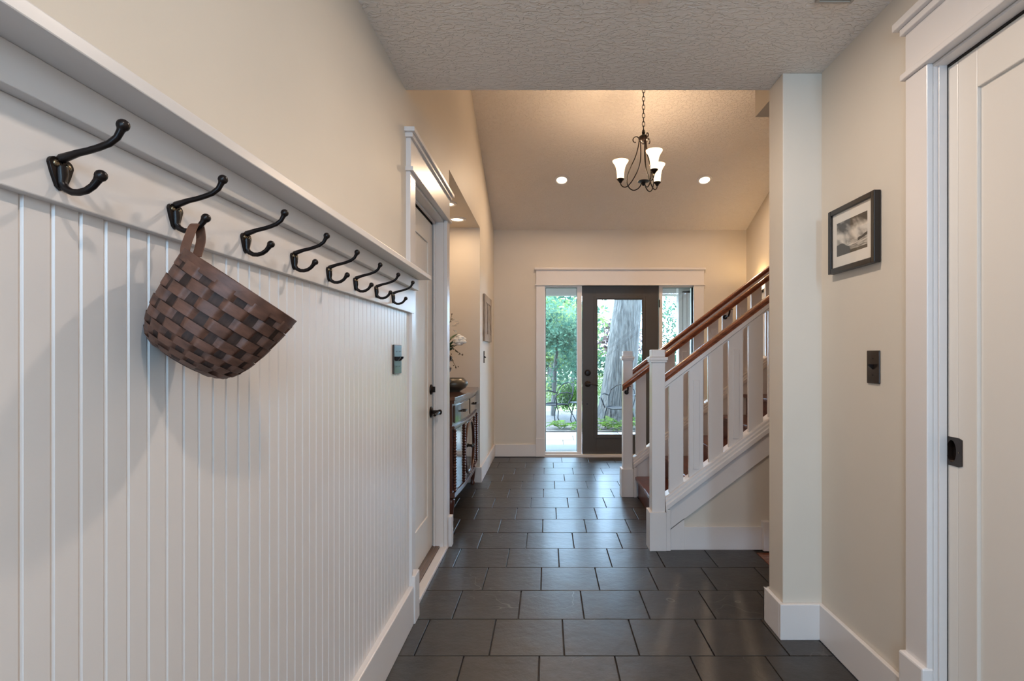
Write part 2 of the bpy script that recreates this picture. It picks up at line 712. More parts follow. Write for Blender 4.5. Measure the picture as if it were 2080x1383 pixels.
struct('wall_right', MB().box(XR, XR+wt, 1.636, YB-0.005, 0, ZC).box(XR, XR+wt, 0.70, 1.636, 2.08, ZC).box(XR, XR+wt, -2.6, 0.70, 0, ZC).box(XR+wt, XR+wt+0.02, 0.3, 1.9, 0, ZC), WALL)
struct('wall_pier', MB().box(1.0, 1.30, 2.30, YB-0.005, 0, ZC), WALL, 0.004)
struct('wall_back', MB().box(XL, XR, -2.62, -2.5, 0, ZC), WALL)
struct('wall_header', MB().box(XL, 4.0, YB-0.12, YB, ZC+0.03, H).box(XL, XR, YB-0.0018, YB, ZC, ZC+0.03), WALL)
struct('wall_corridor', MB().box(1.30, 4.1, 2.31, YB, 0, ZC), WALL)
struct('wall_east', MB().box(4.0, 4.12, 2.45, 4.9, 0, H), WALL)
struct('wall_stairwell', MB().box(XF, 4.0, 4.74, 4.86, 0, H), WALL)
struct('wall_foyer_right', MB().box(XF, XF+0.12, 4.86, YF+0.1, 0, H), WALL)
# front wall with the opening for door and sidelights
OX0, OX1, OZ = (1106-1112)/170.8, (1409-1112)/170.8, 2.035
struct('wall_front', MB().box(-1.2, OX0, YF, YF+0.16, 0, 2.80).box(OX1, XF+0.2, YF, YF+0.16, 0, 2.80).box(OX0, OX1, YF, YF+0.16, OZ, 2.80), WALL)
# soffit box over the corridor
struct('wall_soffit', MB().box(1.22, 4.0, YB+0.002, 3.18, 2.60, 4.5), WALL)
# ceilings
struct('ceiling', MB().box(XL-0.1, XR+0.2, -2.6, YB-0.002, ZC, ZC+0.1), CEIL)
y0, y1 = YB-0.1, YF+0.16
struct('ceiling_vault', MB().prism([(y0, zc(y0)), (y1, zc(y1)), (y1, zc(y1)+0.12), (y0, zc(y0)+0.12)], 'x', -0.8, 4.12), CEIL).name = 'ceiling.001'

# ------------------------------------------------------------------ BEADBOARD, COAT RAIL AND SHELF
XBD = -0.617
c = 0.0022
PW = 0.0405
prof = [(0, 0), (0, 0.013-0.004), (0.0008, 0.013-0.004), (0.0034, 0.013), (PW-0.0034, 0.013), (PW-0.0008, 0.013-0.004), (PW, 0.013-0.004), (PW, 0)]
pm = MB()
pm.prism([(XBD-0.013+h, y) for y, h in prof], 'z', 0.16, 1.40)
pme = pm.mesh('plank', WHITE, (XBD-0.013, 0, 0))
k = 0
for i in range(-34, 44):
    y = 0.634+PW*i
    share('plank', pme, (XBD-0.013, y+0.0004, 0), wall_l)
struct('trim_1', MB().box(XL, XBD-0.0135, -0.9, 2.42, 0.16, 1.40), WHITE)                           # backing of the bead boards
struct('trim_2', MB().box(XL, -0.6045, 0.634+PW*44, 2.44, 0.14, 1.40), WHITE, 0.002)                   # end stile
struct('baseboard_left', MB().box(XL, -0.596, -2.5, 2.415, 0, 0.172), WHITE, 0.004)
struct('trim_3', MB().box(XL, -0.590, 2.417, 2.50, 0, 0.215), WHITE, 0.004)                            # casing foot block

sh = thing('coat_shelf', 'long white painted wall shelf above the row of coat hooks', 'shelf', (XL, 1.2, 1.39))
MB().box(XL, -0.526, -1.2, 2.455, 1.541, 1.560).build('shelf_board', WHITE, sh, 0.002)
MB().box(XL, -0.583, -1.2, 2.452, 1.493, 1.541).build('upper_rail', WHITE, sh, 0.0015)
MB().box(XL, -0.603, -1.2, 2.452, 1.389, 1.493).build('hook_rail', WHITE, sh, 0.0015)

# ------------------------------------------------------------------ COAT HOOKS
XRAIL = -0.603


def hook(y, label):
    S = 1100/0.668

    def P(px, py):
        return Vector((-(1112-px)/S, y, 1.2+(722-py)/S))
    t = thing('coat_hook', label, 'hook', (XRAIL, y, 1.425), 'coat hooks along the white rail')
    # heart shaped back plate
    pl = []
    for a in range(0, 181, 20):
        pl.append((0.0085+0.0085*math.cos(math.radians(a)), 0.0085*math.sin(math.radians(a))))
    right = pl
    left = [(-u, v) for u, v in pl[::-1]]
    bottom = [(-0.013, -0.012), (-0.0065, -0.027), (0.0, -0.031), (0.0065, -0.027), (0.013, -0.012)]
    hp = [(y+u, 1.434+v) for u, v in right[:-1]]+[(y, 1.434+0.002)]+[(y+u, 1.434+v) for u, v in left[1:]]+[(y+u, 1.434+v) for u, v in bottom]
    MB().prism(hp, 'x', XRAIL, XRAIL+0.0045).build('back_plate', BRONZE, t, 0.0012)
    for s in (-1, 1):
        MB().lathe([(0.0042, 0), (0.0042, 0.001), (0.0028, 0.0022), (0.0001, 0.0026)], (XRAIL+0.0045, y+s*0.0085, 1.4345), 12, 'x').build('screw', CHROME, t)
    up = [P(118, 327), P(126, 322), P(158, 311), P(180, 306), P(200, 300), P(222, 291.5), P(238, 279), P(245, 266), P(248, 258)]
    up[0].x = XRAIL+0.003
    m = MB().tube(up, [0.0062, 0.0056, 0.0043, 0.0041, 0.0041, 0.0041, 0.0041, 0.0044, 0.006], 10)
    m.ball(P(250, 254.5), 0.0075)
    m.build('upper_arm', BRONZE, t)
    lo = [P(122, 340), P(121, 356), P(125, 373), P(134, 384), P(147, 390.5), P(161, 391), P(176, 387), P(189, 378), P(197, 368), P(202, 360)]
    lo[0].x = XRAIL+0.003
    lo[1].x = XRAIL+0.004
    m = MB().tube(lo, [0.007, 0.0068, 0.0058, 0.0047, 0.0043, 0.0043, 0.0043, 0.0043, 0.0046, 0.0058], 10)
    m.ball(P(205, 357), 0.0072)
    m.build('lower_arm', BRONZE, t)
    return t


hl = ['dark bronze double coat hook nearest the camera, at the left edge',
      'dark bronze double coat hook that carries the woven basket',
      'dark bronze coat hook, first one beyond the basket',
      'dark bronze coat hook, second one beyond the basket',
      'dark bronze coat hook, third one beyond the basket',
      'dark bronze coat hook, third from the door end of the rail',
      'dark bronze coat hook, second from the door end of the rail',
      'dark bronze coat hook, last on the rail next to the door']
h0 = hook(0.668, hl[0])
for i in range(1, 8):
    dup(h0, (XRAIL, 0.668+0.2055*i, 1.425), hl[i])


# ------------------------------------------------------------------ BASKET
BWOOD = mat('basket_splint', (0.115, 0.050, 0.031), 0.5, var=0.35, nscale=30, objvar=0.16, stretch=(1, 1, 3), bump=0.3, bscale=150, bdist=0.0008)
BWOOD2 = mat('basket_stave', (0.05, 0.024, 0.016), 0.7, var=0.35, nscale=30, objvar=0.2, stretch=(4, 4, 1), bump=0.3, bscale=150, bdist=0.0008)
LEATHER = mat('strap_leather', (0.15, 0.065, 0.038), 0.5, var=0.2, nscale=40)


def basket():
    C0 = Vector((-0.493, 0.874, 1.308))
    n = Vector((0.54, 0.19, 0.82)).normalized()
    R, Hh, rb = 0.0905, 0.143, 0.056
    t = thing('woven_basket', 'brown woven splint basket hanging tilted from the second coat hook by a leather loop', 'basket', C0)
    # frame: local z = n, local x = towards the strap (top of the rim)
    xs = Vector((-0.568, 0.862, 1.360))-C0
    xs = (xs-n*xs.dot(n)).normalized()
    ys = n.cross(xs)
    M = Matrix((xs, ys, n)).transposed()
    t.rotation_euler = M.to_euler()

    def rad(h):      # h from 0 (rim) to 1 (bottom); returns (r, z)
        pts = [(0, R), (0.25, R*0.972), (0.5, R*0.93), (0.7, R*0.865), (0.84, R*0.775), (0.93, R*0.665), (0.98, R*0.52), (1.0, R*0.3), (1.001, 0.0)]
        for i in range(len(pts)-1):
            if h <= pts[i+1][0]:
                f = (h-pts[i][0])/(pts[i+1][0]-pts[i][0])
                return pts[i][1]+f*(pts[i+1][1]-pts[i][1])
        return 0.001
    N = 20
    th = 0.0014
    # staves
    for k in range(N):
        a = 2*PI*(k+0.5)/N
        m = MB()
        rows = 30
        vs, fs = [], []
        for i in range(rows+1):
            h = 0.02+0.975*i/rows
            r = rad(h)
            row = i/rows*11
            r2 = r-0.0010
            z = -h*Hh
            w = min(0.0115, r*math.tan(PI/N)*0.98+0.0012)
            for dr in (0, -th):
                for s in (-1, 1):
                    x, y = r2+dr, s*w
                    vs.append((x*math.cos(a)-y*math.sin(a), x*math.sin(a)+y*math.cos(a), z))
        for i in range(rows):
            q, p = i*4, i*4+4
            fs += [(q, q+1, p+1, p), (q+2, p+2, p+3, q+3), (q, p, p+2, q+2), (q+1, q+3, p+3, p+1)]
        m.add(vs, fs, True)
        m.build('stave', BWOOD2, t, local=True)
    # weavers
    zs = [0.105, 0.225, 0.345, 0.465, 0.58, 0.68, 0.765, 0.835, 0.895, 0.945]
    hw = [0.0084, 0.0084, 0.0084, 0.0082, 0.0075, 0.0066, 0.0058, 0.0052, 0.0046, 0.004]
    for j, (h, w) in enumerate(zip(zs, hw)):
        m = MB()
        K = N*14
        vs, fs = [], []
        for i in range(K):
            a = 2*PI*i/K
            s = math.cos((a*N/2)+j*PI+PI/2)
            # long raised spans over a stave, short dips under the next
            s2 = max(-1, min(1, (s+0.30)*1.5))
            amp = 0.0036*math.sin(s2*PI/2) + 0.0006
            for dz in (-1, 1):
                hh = h+dz*w/Hh*0.98
                r = rad(max(0.0, min(hh, 1)))+amp*(rad(h)/R)
                slope_ = 0.0009*dz*-1
                wob = 0.0006*math.sin(3*a+j)
                for dr in (0.0009, -0.0007):
                    rr = r+dr+slope_+ (0.0010 if dz > 0 else -0.0004)
                    vs.append((rr*math.cos(a), rr*math.sin(a), -hh*Hh+wob))
        for i in range(K):
            q, p = i*4, ((i+1) % K)*4
            fs += [(q, q+2, p+2, p), (q+1, p+1, p+3, q+3), (q, p, p+1, q+1), (q+2, q+3, p+3, p+2)]
        m.add(vs, fs, True)
        o = m.build('weaver', BWOOD, t, local=True)
    # bottom disc
    MB().lathe([(0.0001, -Hh+0.001), (R*0.42, -Hh+0.001), (R*0.42, -Hh+0.003), (0.0001, -Hh+0.003)], n=24, cap=False).build('base', BWOOD2, t, local=True)
    # rim hoops
    MB().lathe([(R+0.0015, 0.004), (R+0.0045, 0.0045), (R+0.0035, -0.0125), (R+0.0005, -0.0125), (R+0.0015, 0.004)], n=64, cap=False).build('outer_rim', BWOOD, t, local=True)
    MB().lathe([(R-0.0045, 0.004), (R-0.0015, 0.004), (R-0.0028, -0.011), (R-0.0058, -0.011), (R-0.0045, 0.004)], n=64, cap=False).build('inner_rim', BWOOD, t, local=True)
    # leather loop over the lower arm of the hook (hook J bottom near x=-0.572, z=1.404)
    inv = M.transposed()
    top = inv @ (Vector((-0.5655, 0.8735, 1.4115))-C0)
    rim = Vector((R+0.001, 0, -0.002))
    wv = inv @ Vector((0.25, -0.2, 0.0))
    pts = []
    side = inv @ Vector((0.0, 1.0, 0.12))
    cw = inv @ Vector((1, 0, 0))
    A = rim+side*-0.012
    B = rim+side*0.016
    up = (top-rim)
    P_ = [A, A+up*0.25-side*0.003, A+up*0.6+side*0.0, A+up*0.9+side*0.004, top+side*-0.003, top+side*0.004, B+up*0.88-side*0.006, B+up*0.55+side*0.002, B+up*0.25+side*0.002, B]
    # Catmull-ish subdivision
    Q = []
    for i in range(len(P_)-1):
        p0, p1, p2, p3 = P_[max(i-1, 0)], P_[i], P_[i+1], P_[min(i+2, len(P_)-1)]
        for q in range(4):
            s = q/4
            Q.append(0.5*((2*p1)+(p2-p0)*s+(2*p0-5*p1+4*p2-p3)*s*s+(3*p1-p0-3*p2+p3)*s**3))
    Q.append(P_[-1])
    vs, fs = [], []
    hwid = 0.0075
    for i, p in enumerate(Q):
        tn = (Q[min(i+1, len(Q)-1)]-Q[max(i-1, 0)]).normalized()
        wd_ = (cw-tn*cw.dot(tn)).normalized()
        nn = tn.cross(wd_)
        for a, b in ((-1, -1), (1, -1), (1, 1), (-1, 1)):
            vs.append(p+wd_*hwid*a+nn*0.0009*b)
    for i in range(len(Q)-1):
        for k in range(4):
            l = (k+1) % 4
            fs.append((i*4+k, i*4+l, i*4+4+l, i*4+4+k))
    fs += [(3, 2, 1, 0), tuple(len(vs)-4+i for i in range(4))]
    o = MB().add(vs, fs, True).build('strap', LEATHER, t, local=True)
    o['label'] = 'brown leather hanging loop'


basket()


# ------------------------------------------------------------------ CASINGS AND DOORS
def casing_left():
    d = thing('door_1', 'white panelled side door set in the left wall behind the wainscot', 'door', (XL, 2.95, 0), kind='structure')
    xf = -0.620
    MB().box(XL-0.001, xf, 2.45, 2.545, 0.02, 2.035).build('casing', WHITE, d, 0.002)
    MB().box(XL-0.001, xf, 3.35, 3.432, 0, 2.035).build('casing', WHITE, d, 0.002)
    MB().box(XL-0.001, -0.600, 3.395, 3.45, 0, 0.19).build('foot_block', WHITE, d, 0.004)
    MB().box(XL-0.001, -0.606, 2.44, 3.44, 2.035, 2.055).build('head_bead', WHITE, d, 0.003)
    MB().box(XL-0.001, xf+0.002, 2.45, 3.432, 2.055, 2.19).build('head_board', WHITE, d, 0.002)
    MB().box(XL-0.001, -0.606, 2.435, 3.445, 2.185, 2.205).box(XL-0.001, -0.594, 2.42, 3.46, 2.205, 2.225).build('head_cap', WHITE, d, 0.002)
    # jambs with stop
    MB().box(XL-0.14, XL, 2.545, 2.56, 0, 2.035).box(XL-0.14, XL, 3.335, 3.35, 0, 2.035).box(XL-0.14, XL, 2.545, 3.35, 2.02, 2.035).build('jamb', WHITE, d, 0.001)
    MB().box(-0.70, -0.688, 3.322, 3.335, 0.03, 2.02).box(-0.70, -0.688, 2.56, 2.573, 0.03, 2.02).box(-0.70, -0.688, 2.56, 3.335, 2.007, 2.02).build('door_stop', WHITE, d, 0.001)
    MB().box(-0.735, -0.709, 3.3255, 3.3345, 0.03, 2.018).box(-0.735, -0.709, 2.5605, 3.3345, 2.0, 2.0195).build('gap_shade', HIDE, d)  # dark strips standing in for the shaded gap between leaf and jamb
    # leaf with two recessed panels
    xo, xi = -0.742, -0.706
    y0, y1, z0, z1 = 2.5625, 3.325, 0.035, 1.998
    st = 0.12
    MB().box(xo, xi, y0, y0+st, z0, z1).box(xo, xi, y1-st, y1, z0, z1).box(xo, xi, y0+st, y1-st, z0, 0.25).box(xo, xi, y0+st, y1-st, z1-0.13, z1).build('leaf_frame', DOORW, d, 0.002)
    MB().box(xo+0.008, xi-0.008, y0+st, y1-st, 0.25, z1-0.13).build('leaf_panel', DOORW, d)
    # hardware
    yh = 3.272
    m = MB().lathe([(0.031, 0), (0.031, 0.006), (0.024, 0.012), (0.012, 0.014)], (xi, yh, 0.994), 20, 'x')
    m.box(xi+0.012, xi+0.028, yh-0.005, yh+0.005, 0.978, 1.012)
    m.build('deadbolt', BRONZE, d)
    m = MB().lathe([(0.034, 0), (0.034, 0.006), (0.026, 0.012), (0.012, 0.016), (0.012, 0.045), (0.0155, 0.05), (0.0155, 0.062), (0.008, 0.068)], (xi, yh, 0.858), 20, 'x')
    m.tube([(xi+0.052, yh, 0.858), (xi+0.056, yh-0.03, 0.858), (xi+0.054, yh-0.07, 0.855), (xi+0.046, yh-0.105, 0.850)], [0.0085, 0.009, 0.0085, 0.0075], 10)
    m.build('lever_handle', BRONZE, d)
    # threshold
    MB().box(-0.76, -0.665, 2.56, 3.335, 0.0, 0.028).box(-0.735, -0.73, 2.56, 3.335, 0.028, 0.031).box(-0.71, -0.705, 2.56, 3.335, 0.028, 0.031).box(-0.69, -0.685, 2.56, 3.335, 0.028, 0.031).build('threshold', METALT, d, 0.001)
    MB().box(-0.664, -0.618, 2.50, 3.395, 0.0, 0.020).build('sill_strip', WHITE, d, 0.003)


casing_left()


def door_right():
    d = thing('door_2', 'cream sliding pocket door with dark square pull at the right edge', 'door', (XR, 1.2, 0), kind='structure')
    xf = 1.147
    MB().box(xf, XR+0.001, 1.636, 1.736, 0.0, 2.082).build('casing', WHITE, d, 0.003)
    MB().box(xf, XR+0.001, 0.60, 0.70, 0.0, 2.082).build('casing', WHITE, d, 0.003)
    MB().box(1.130, XR+0.001, 1.632, 1.745, 0.0, 0.255).build('foot_block', WHITE, d, 0.006)
    MB().box(1.135, XR+0.001, 0.59, 1.747, 2.082, 2.102).build('head_bead', WHITE, d, 0.003)
    MB().box(xf, XR+0.001, 0.60, 1.736, 2.102, 2.235).build('head_board', WHITE, d, 0.002)
    MB().box(1.133, XR+0.001, 0.59, 1.745, 2.225, 2.247).box(1.118, XR+0.001, 0.575, 1.76, 2.247, 2.272).build('head_cap', WHITE, d, 0.003)
    MB().box(XR, 1.178, 1.634, 1.6365, 0, 2.08).box(1.178, 1.202, 1.628, 1.6365, 0, 2.08).box(XR, 1.202, 0.70, 1.6365, 2.072, 2.082).box(XR, 1.202, 0.70, 0.712, 0, 2.08).build('jamb', WHITE, d, 0.001)
    MB().box(1.2025, 1.204, 0.70, 1.66, 2.066, 2.082).box(1.2025, 1.2045, 1.6285, 1.66, 0, 2.08).build('pocket_gap', HIDE, d)
    x0, x1 = 1.205, 1.240
    y0, y1, z0, z1 = 0.72, 1.655, 0.012, 2.066
    yp = 1.518
    m = MB().box(x0, x1, y0, y0+0.13, z0, z1).box(x0, x1, yp, 1.590, z0, z1).box(x0, x1, 1.590, 1.634, z0, 0.878).box(x0, x1, 1.590, 1.634, 0.953, z1).box(x0, x1, 1.634, y1, z0, z1).box(x1-0.01, x1, 1.590, 1.634, 0.878, 0.953).box(x0, x1, y0+0.13, yp, z0, 0.24).box(x0, x1, y0+0.13, yp, 1.952, z1)
    m.build('leaf_frame', DOORW, d, 0.0025)
    MB().box(x0+0.010, x1-0.008, y0+0.13, yp, 0.24, 1.952).build('leaf_panel', DOORW, d)
    # flush pull: square plate with a recessed oval cup
    ya, yb, za, zb = 1.574, 1.640, 0.873, 0.958
    cy, cz = 1.612, 0.9155
    n = 24
    outer, inner = [], []
    for i in range(n):
        a = 2*PI*i/n
        ca, sa = math.cos(a), math.sin(a)
        k = min(0.038/max(abs(ca), 1e-6), 0.0425/max(abs(sa), 1e-6))
        outer.append((cy-0.003+ca*k, cz+sa*k))
        inner.append((cy+0.0185*ca, cz+0.033*sa))
    vs = [(x0-0.0025, a, b) for a, b in outer]+[(x0-0.0025, a, b) for a, b in inner]+[(x0+0.014, a, b) for a, b in inner]+[(x0, a, b) for a, b in outer]
    fs = []
    for i in range(n):
        j = (i+1) % n
        fs += [(i, j, n+j, n+i), (n+i, n+j, 2*n+j, 2*n+i), (3*n+i, 3*n+j, j, i)]
    fs.append(tuple(2*n+i for i in range(n)))
    o = MB().add(vs, fs).build('flush_pull', PLATE, d)
    o['label'] = 'dark square flush pull'
    MB().lathe([(0.002, 0), (0.002, 0.001)], (x0-0.0035, 1.583, cz), 10, 'x').build('screw', CHROME, o)


door_right()

# baseboards
struct('baseboard_right', MB().box(1.147, XR, 1.745, 2.30, 0, 0.15), WHITE, 0.003)
struct('baseboard_pier', MB().box(0.982, 1.150, 2.282, 2.30, 0, 0.15).box(0.982, 1.0, 2.30, YB+0.015, 0, 0.15).box(0.982, 1.3, YB, YB+0.016, 0, 0.15), WHITE, 0.003)
struct('baseboard_left_foyer', MB().box(XL, XL+0.018, 5.13, YF, 0, 0.145).box(-1.05, XL+0.018, 5.112, 5.13, 0, 0.145).box(-1.05, -1.032, 3.52, 5.112, 0, 0.145), WHITE, 0.003)
struct('baseboard_front', MB().box(XL+0.018, -0.135, YF-0.018, YF, 0, 0.145).box(1.87, XF, YF-0.018, YF, 0, 0.145), WHITE, 0.003)
struct('baseboard_foyer_right', MB().box(XF-0.018, XF, 4.86, YF-0.018, 0, 0.145), WHITE, 0.003)


# ------------------------------------------------------------------ SWITCH PLATES, PICTURES
def toggle(t, x, y, z, sgn, up=1):
    MB().prism([(x, z-0.009), (x+sgn*0.003, z-0.009), (x+sgn*0.016, z+up*0.006-0.003), (x+sgn*0.016, z+up*0.006+0.004), (x+sgn*0.003, z+0.009), (x, z+0.009)], 'y', y-0.004, y+0.004).build('toggle', BRONZE, t, 0.0008)
    for dz in (-0.030, 0.030):
        MB().lathe([(0.0028, 0), (0.0028, 0.001)], (x+(0 if sgn > 0 else -0.001), y, z+dz), 10, 'x').build('screw', BRONZE, t)


t = thing('light_switch', 'two gang bronze light switch plate on the white beadboard', 'light switch', (XBD, 2.208, 1.126))
MB().box(XBD, XBD+0.008, 2.153, 2.263, 1.126, 1.244).build('plate', PLATE, t, 0.003)
for dy in (-0.023, 0.023):
    toggle(t, XBD+0.008, 2.208+dy, 1.186, 1)
t = thing('light_switch', 'dark bronze single switch plate on the right wall below the framed picture', 'light switch', (XR, 1.93, 1.10))
MB().box(XR-0.006, XR, 1.893, 1.967, 1.10, 1.218).build('plate', PLATE, t, 0.0025)
toggle(t, XR-0.006, 1.93, 1.16, -1)
t = thing('light_switch', 'small dark switch plate on the foyer wall under the rustic frame', 'light switch', (XL, 5.45, 1.12))
MB().box(XL, XL+0.006, 5.415, 5.49, 1.125, 1.245).build('plate', PLATE, t, 0.002)
toggle(t, XL+0.006, 5.452, 1.186, 1, -1)

# framed picture on the right wall
ya, yb, za, zb = 1.888, 2.198, 1.527, 1.779
t = thing('framed_picture', 'black framed grey landscape watercolour with white mat on the right wall', 'picture', (XR, (ya+yb)/2, za))
FRAME = mat('picture_frame_black', (0.012, 0.009, 0.008), 0.3, var=0.2, nscale=20)
fw = 0.020
x0 = XR-0.027
MB().box(x0, XR-0.002, ya, ya+fw, za, zb).box(x0, XR-0.002, yb-fw, yb, za, zb).box(x0, XR-0.002, ya+fw, yb-fw, za, za+fw).box(x0, XR-0.002, ya+fw, yb-fw, zb-fw, zb).build('frame', FRAME, t, 0.002)
MB().box(x0+0.010, x0+0.014, ya+fw-0.002, yb-fw+0.002, za+fw-0.002, zb-fw+0.002).build('mat_board', PAPER, t)


def print_mat():
    m = bpy.data.materials.new('watercolour_print')
    m.use_nodes = True
    nt = m.node_tree
    a = nt.nodes.new('ShaderNodeVertexColor')
    a.layer_name = 'ink'
    nt.links.new(a.outputs[0], nt.nodes['Principled BSDF'].inputs['Base Color'])
    nt.nodes['Principled BSDF'].inputs['Roughness'].default_value = 0.8
    return m


from mathutils import noise as mn
pa, pb, pc, pd_ = ya+0.055, yb-0.050, za+0.063, zb-0.058
NU, NV = 96, 72
vs = []
cols = []
for j in range(NV+1):
    for i in range(NU+1):
        u, v = i/NU, j/NV      # u: 0 left (far end) .. 1 right (near end)
        vs.append((x0+0.0098, pb+(pa-pb)*u, pc+(pd_-pc)*v))
        sky = 0.34+0.30*mn.fractal(Vector((u*3.0+1.2*v+0.37, v*3.2+0.21, 1.73)), 1.0, 2.0, 6)+0.10*mn.fractal(Vector((u*9+6*v, v*3, 4)), 1.0, 2.0, 4)
        sky -= 0.24*max(0, v-0.62)/0.38
        sky += 0.22*math.exp(-((v-0.55)/0.2)**2)
        g = sky
        low = 0.30-0.16*u+0.05*mn.noise(Vector((u*6, 0, 9)))+0.10*math.exp(-((u-0.12)/0.12)**2)
        if v < low:
            g = 0.07+0.14*max(0, mn.fractal(Vector((u*5, v*5, 3)), 1.0, 2.0, 5))
            if u > 0.40+0.5*(0.25-v)+0.08*mn.noise(Vector((v*14, 2, 1))) and v > 0.09:
                g = 0.30+0.3*mn.noise(Vector((u*6, v*34, 3)))
        elif v < low+0.13 and u > 0.35:
            g = 0.42+0.30*mn.noise(Vector((u*5, (v-u*0.12)*40, 5)))
        r2 = 0.34+0.16*(u-0.7)*2
        if u > 0.70 and r2-0.08 < v < r2+0.05*mn.noise(Vector((u*9, 1, 1))):
            g = 0.10
        g = 0.32+(g-0.33)*1.7
        g = max(0.03, min(0.75, g))
        cols.append((g*1.02, g*0.95, g*0.86, 1))
fs = []
for j in range(NV):
    for i in range(NU):
        k = j*(NU+1)+i
        fs.append((k, k+1, k+NU+2, k+NU+1))
pr = MB().add(vs, fs).build('print', print_mat(), t)
ca = pr.data.color_attributes.new('ink', 'FLOAT_COLOR', 'POINT')
for i, cc in enumerate(cols):
    ca.data[i].color = cc
MB().box(x0+0.005, x0+0.0065, ya+fw-0.002, yb-fw+0.002, za+fw-0.002, zb-fw+0.002).build('pane', CLEAR, t)

# rustic frame on the foyer's left wall
t = thing('rustic_frame', 'weathered grey wooden window frame decoration on the foyer wall by the front door', 'wall decor', (XL, 5.70, 1.346))
x1 = XL+0.022
y0, y1, z0, z1 = 5.37, 6.00, 1.346, 1.815
for a in ((y0, y0+0.09, z0, z1), (y1-0.09, y1, z0, z1)):
    MB().box(XL+0.001, x1, *a).build('stile', RUSTIC, t, 0.003)
for a in ((y0+0.09, y1-0.09, z0, z0+0.075), (y0+0.09, y1-0.09, z1-0.075, z1), ):
    MB().box(XL+0.001, x1-0.002, *a).build('rail', RUSTIC, t, 0.003)
MB().box(XL+0.001, XL+0.012, y0+0.09, y1-0.09, z0+0.075, z1-0.075).build('back_panel', RUSTIC, t)
MB().box(XL+0.012, x1-0.001, (y0+y1)/2-0.02, (y0+y1)/2+0.02, z0+0.075, z1-0.075).build('muntin', RUSTIC, t, 0.002)

# ------------------------------------------------------------------ FRONT ENTRANCE
YP = 6.50     # plane of the unit
K = 1100/YP


def fx(px, Y=YP): return (px-1112)*Y/1100


def fz(py, Y=YP): return 1.2+(722-py)*Y/1100


d = thing('trim_4', 'white casing and header around the front entrance', 'door casing', (0.87, YF, 0), kind='structure')
cx0, cx1 = fx(1089, YF-0.02), fx(1430, YF-0.02)
yf0 = YF-0.02
MB().box(cx0, OX0+0.004, yf0, YF, 0.2, 2.03).box(cx0-0.004, OX0+0.006, yf0-0.006, YF, 0, 0.22).build('casing', WHITE, d, 0.002)
MB().box(OX1-0.004, cx1, yf0, YF, 0.2, 2.03).box(OX1-0.006, cx1+0.004, yf0-0.006, YF, 0, 0.22).build('casing', WHITE, d, 0.002)
MB().box(cx0-0.012, cx1+0.012, yf0-0.012, YF, 2.03, 2.045).build('head_bead', WHITE, d, 0.003)
MB().box(cx0, cx1, yf0-0.002, YF, 2.045, 2.215).build('head_board', WHITE, d, 0.002)
MB().box(cx0-0.02, cx1+0.02, yf0-0.02, YF, 2.215, 2.24).build('head_cap', WHITE, d, 0.004)
struct('trim_5', MB().box(OX0+0.001, OX1-0.001, YF-0.01, YF+0.15, -0.01, 0.022), WHITE, 0.003)
# frame members
FZ0, FZ1 = 0.022, OZ
gz0, gz1 = fz(917), fz(584)
m = MB()
xa, xb = fx(1108), fx(1172)
m.box(OX0, xa, YF+0.02, YP+0.06, FZ0, FZ1).box(xb, fx(1181.5), YF+0.035, YP+0.06, FZ0, FZ1)
m.box(xa, xb, YF+0.04, YP+0.06, FZ0, gz0).box(xa, xb, YF+0.04, YP+0.06, gz1, FZ1)
struct('trim_6', m, WHITE, 0.0015)
m = MB()
xc, xd = fx(1345), fx(1407)
m.box(fx(1338), xc, YF+0.035, YP+0.06, FZ0, FZ1).box(xd, OX1, YF+0.02, YP+0.06, FZ0, FZ1)
m.box(xc, xd, YF+0.04, YP+0.06, FZ0, gz0).box(xc, xd, YF+0.04, YP+0.06, gz1, FZ1)
m.box(fx(1181.5), fx(1338), YF+0.035, YP+0.06, fz(578.5), FZ1)
struct('trim_7', m, WHITE, 0.0015)
SEAL = mat('glazing_strip', (0.10, 0.16, 0.14), 0.5)
for nm, a, b, lab in (('window_1', xa, xb, 'tall narrow sidelight window left of the dark front door'), ('window_2', xc, xd, 'tall narrow sidelight window right of the dark front door')):
    w = thing(nm, lab, 'window', ((a+b)/2, YP, gz0), kind='structure')
    MB().box(a, b, YP+0.028, YP+0.034, gz0, gz1).build('pane', GLASS, w)
    e = 0.006
    MB().box(a, a+e, YP+0.018, YP+0.026, gz0, gz1).box(b-e, b, YP+0.018, YP+0.026, gz0, gz1).box(a+e, b-e, YP+0.018, YP+0.026, gz0, gz0+e).box(a+e, b-e, YP+0.018, YP+0.026, gz1-e, gz1).build('glazing_strip', SEAL, w)
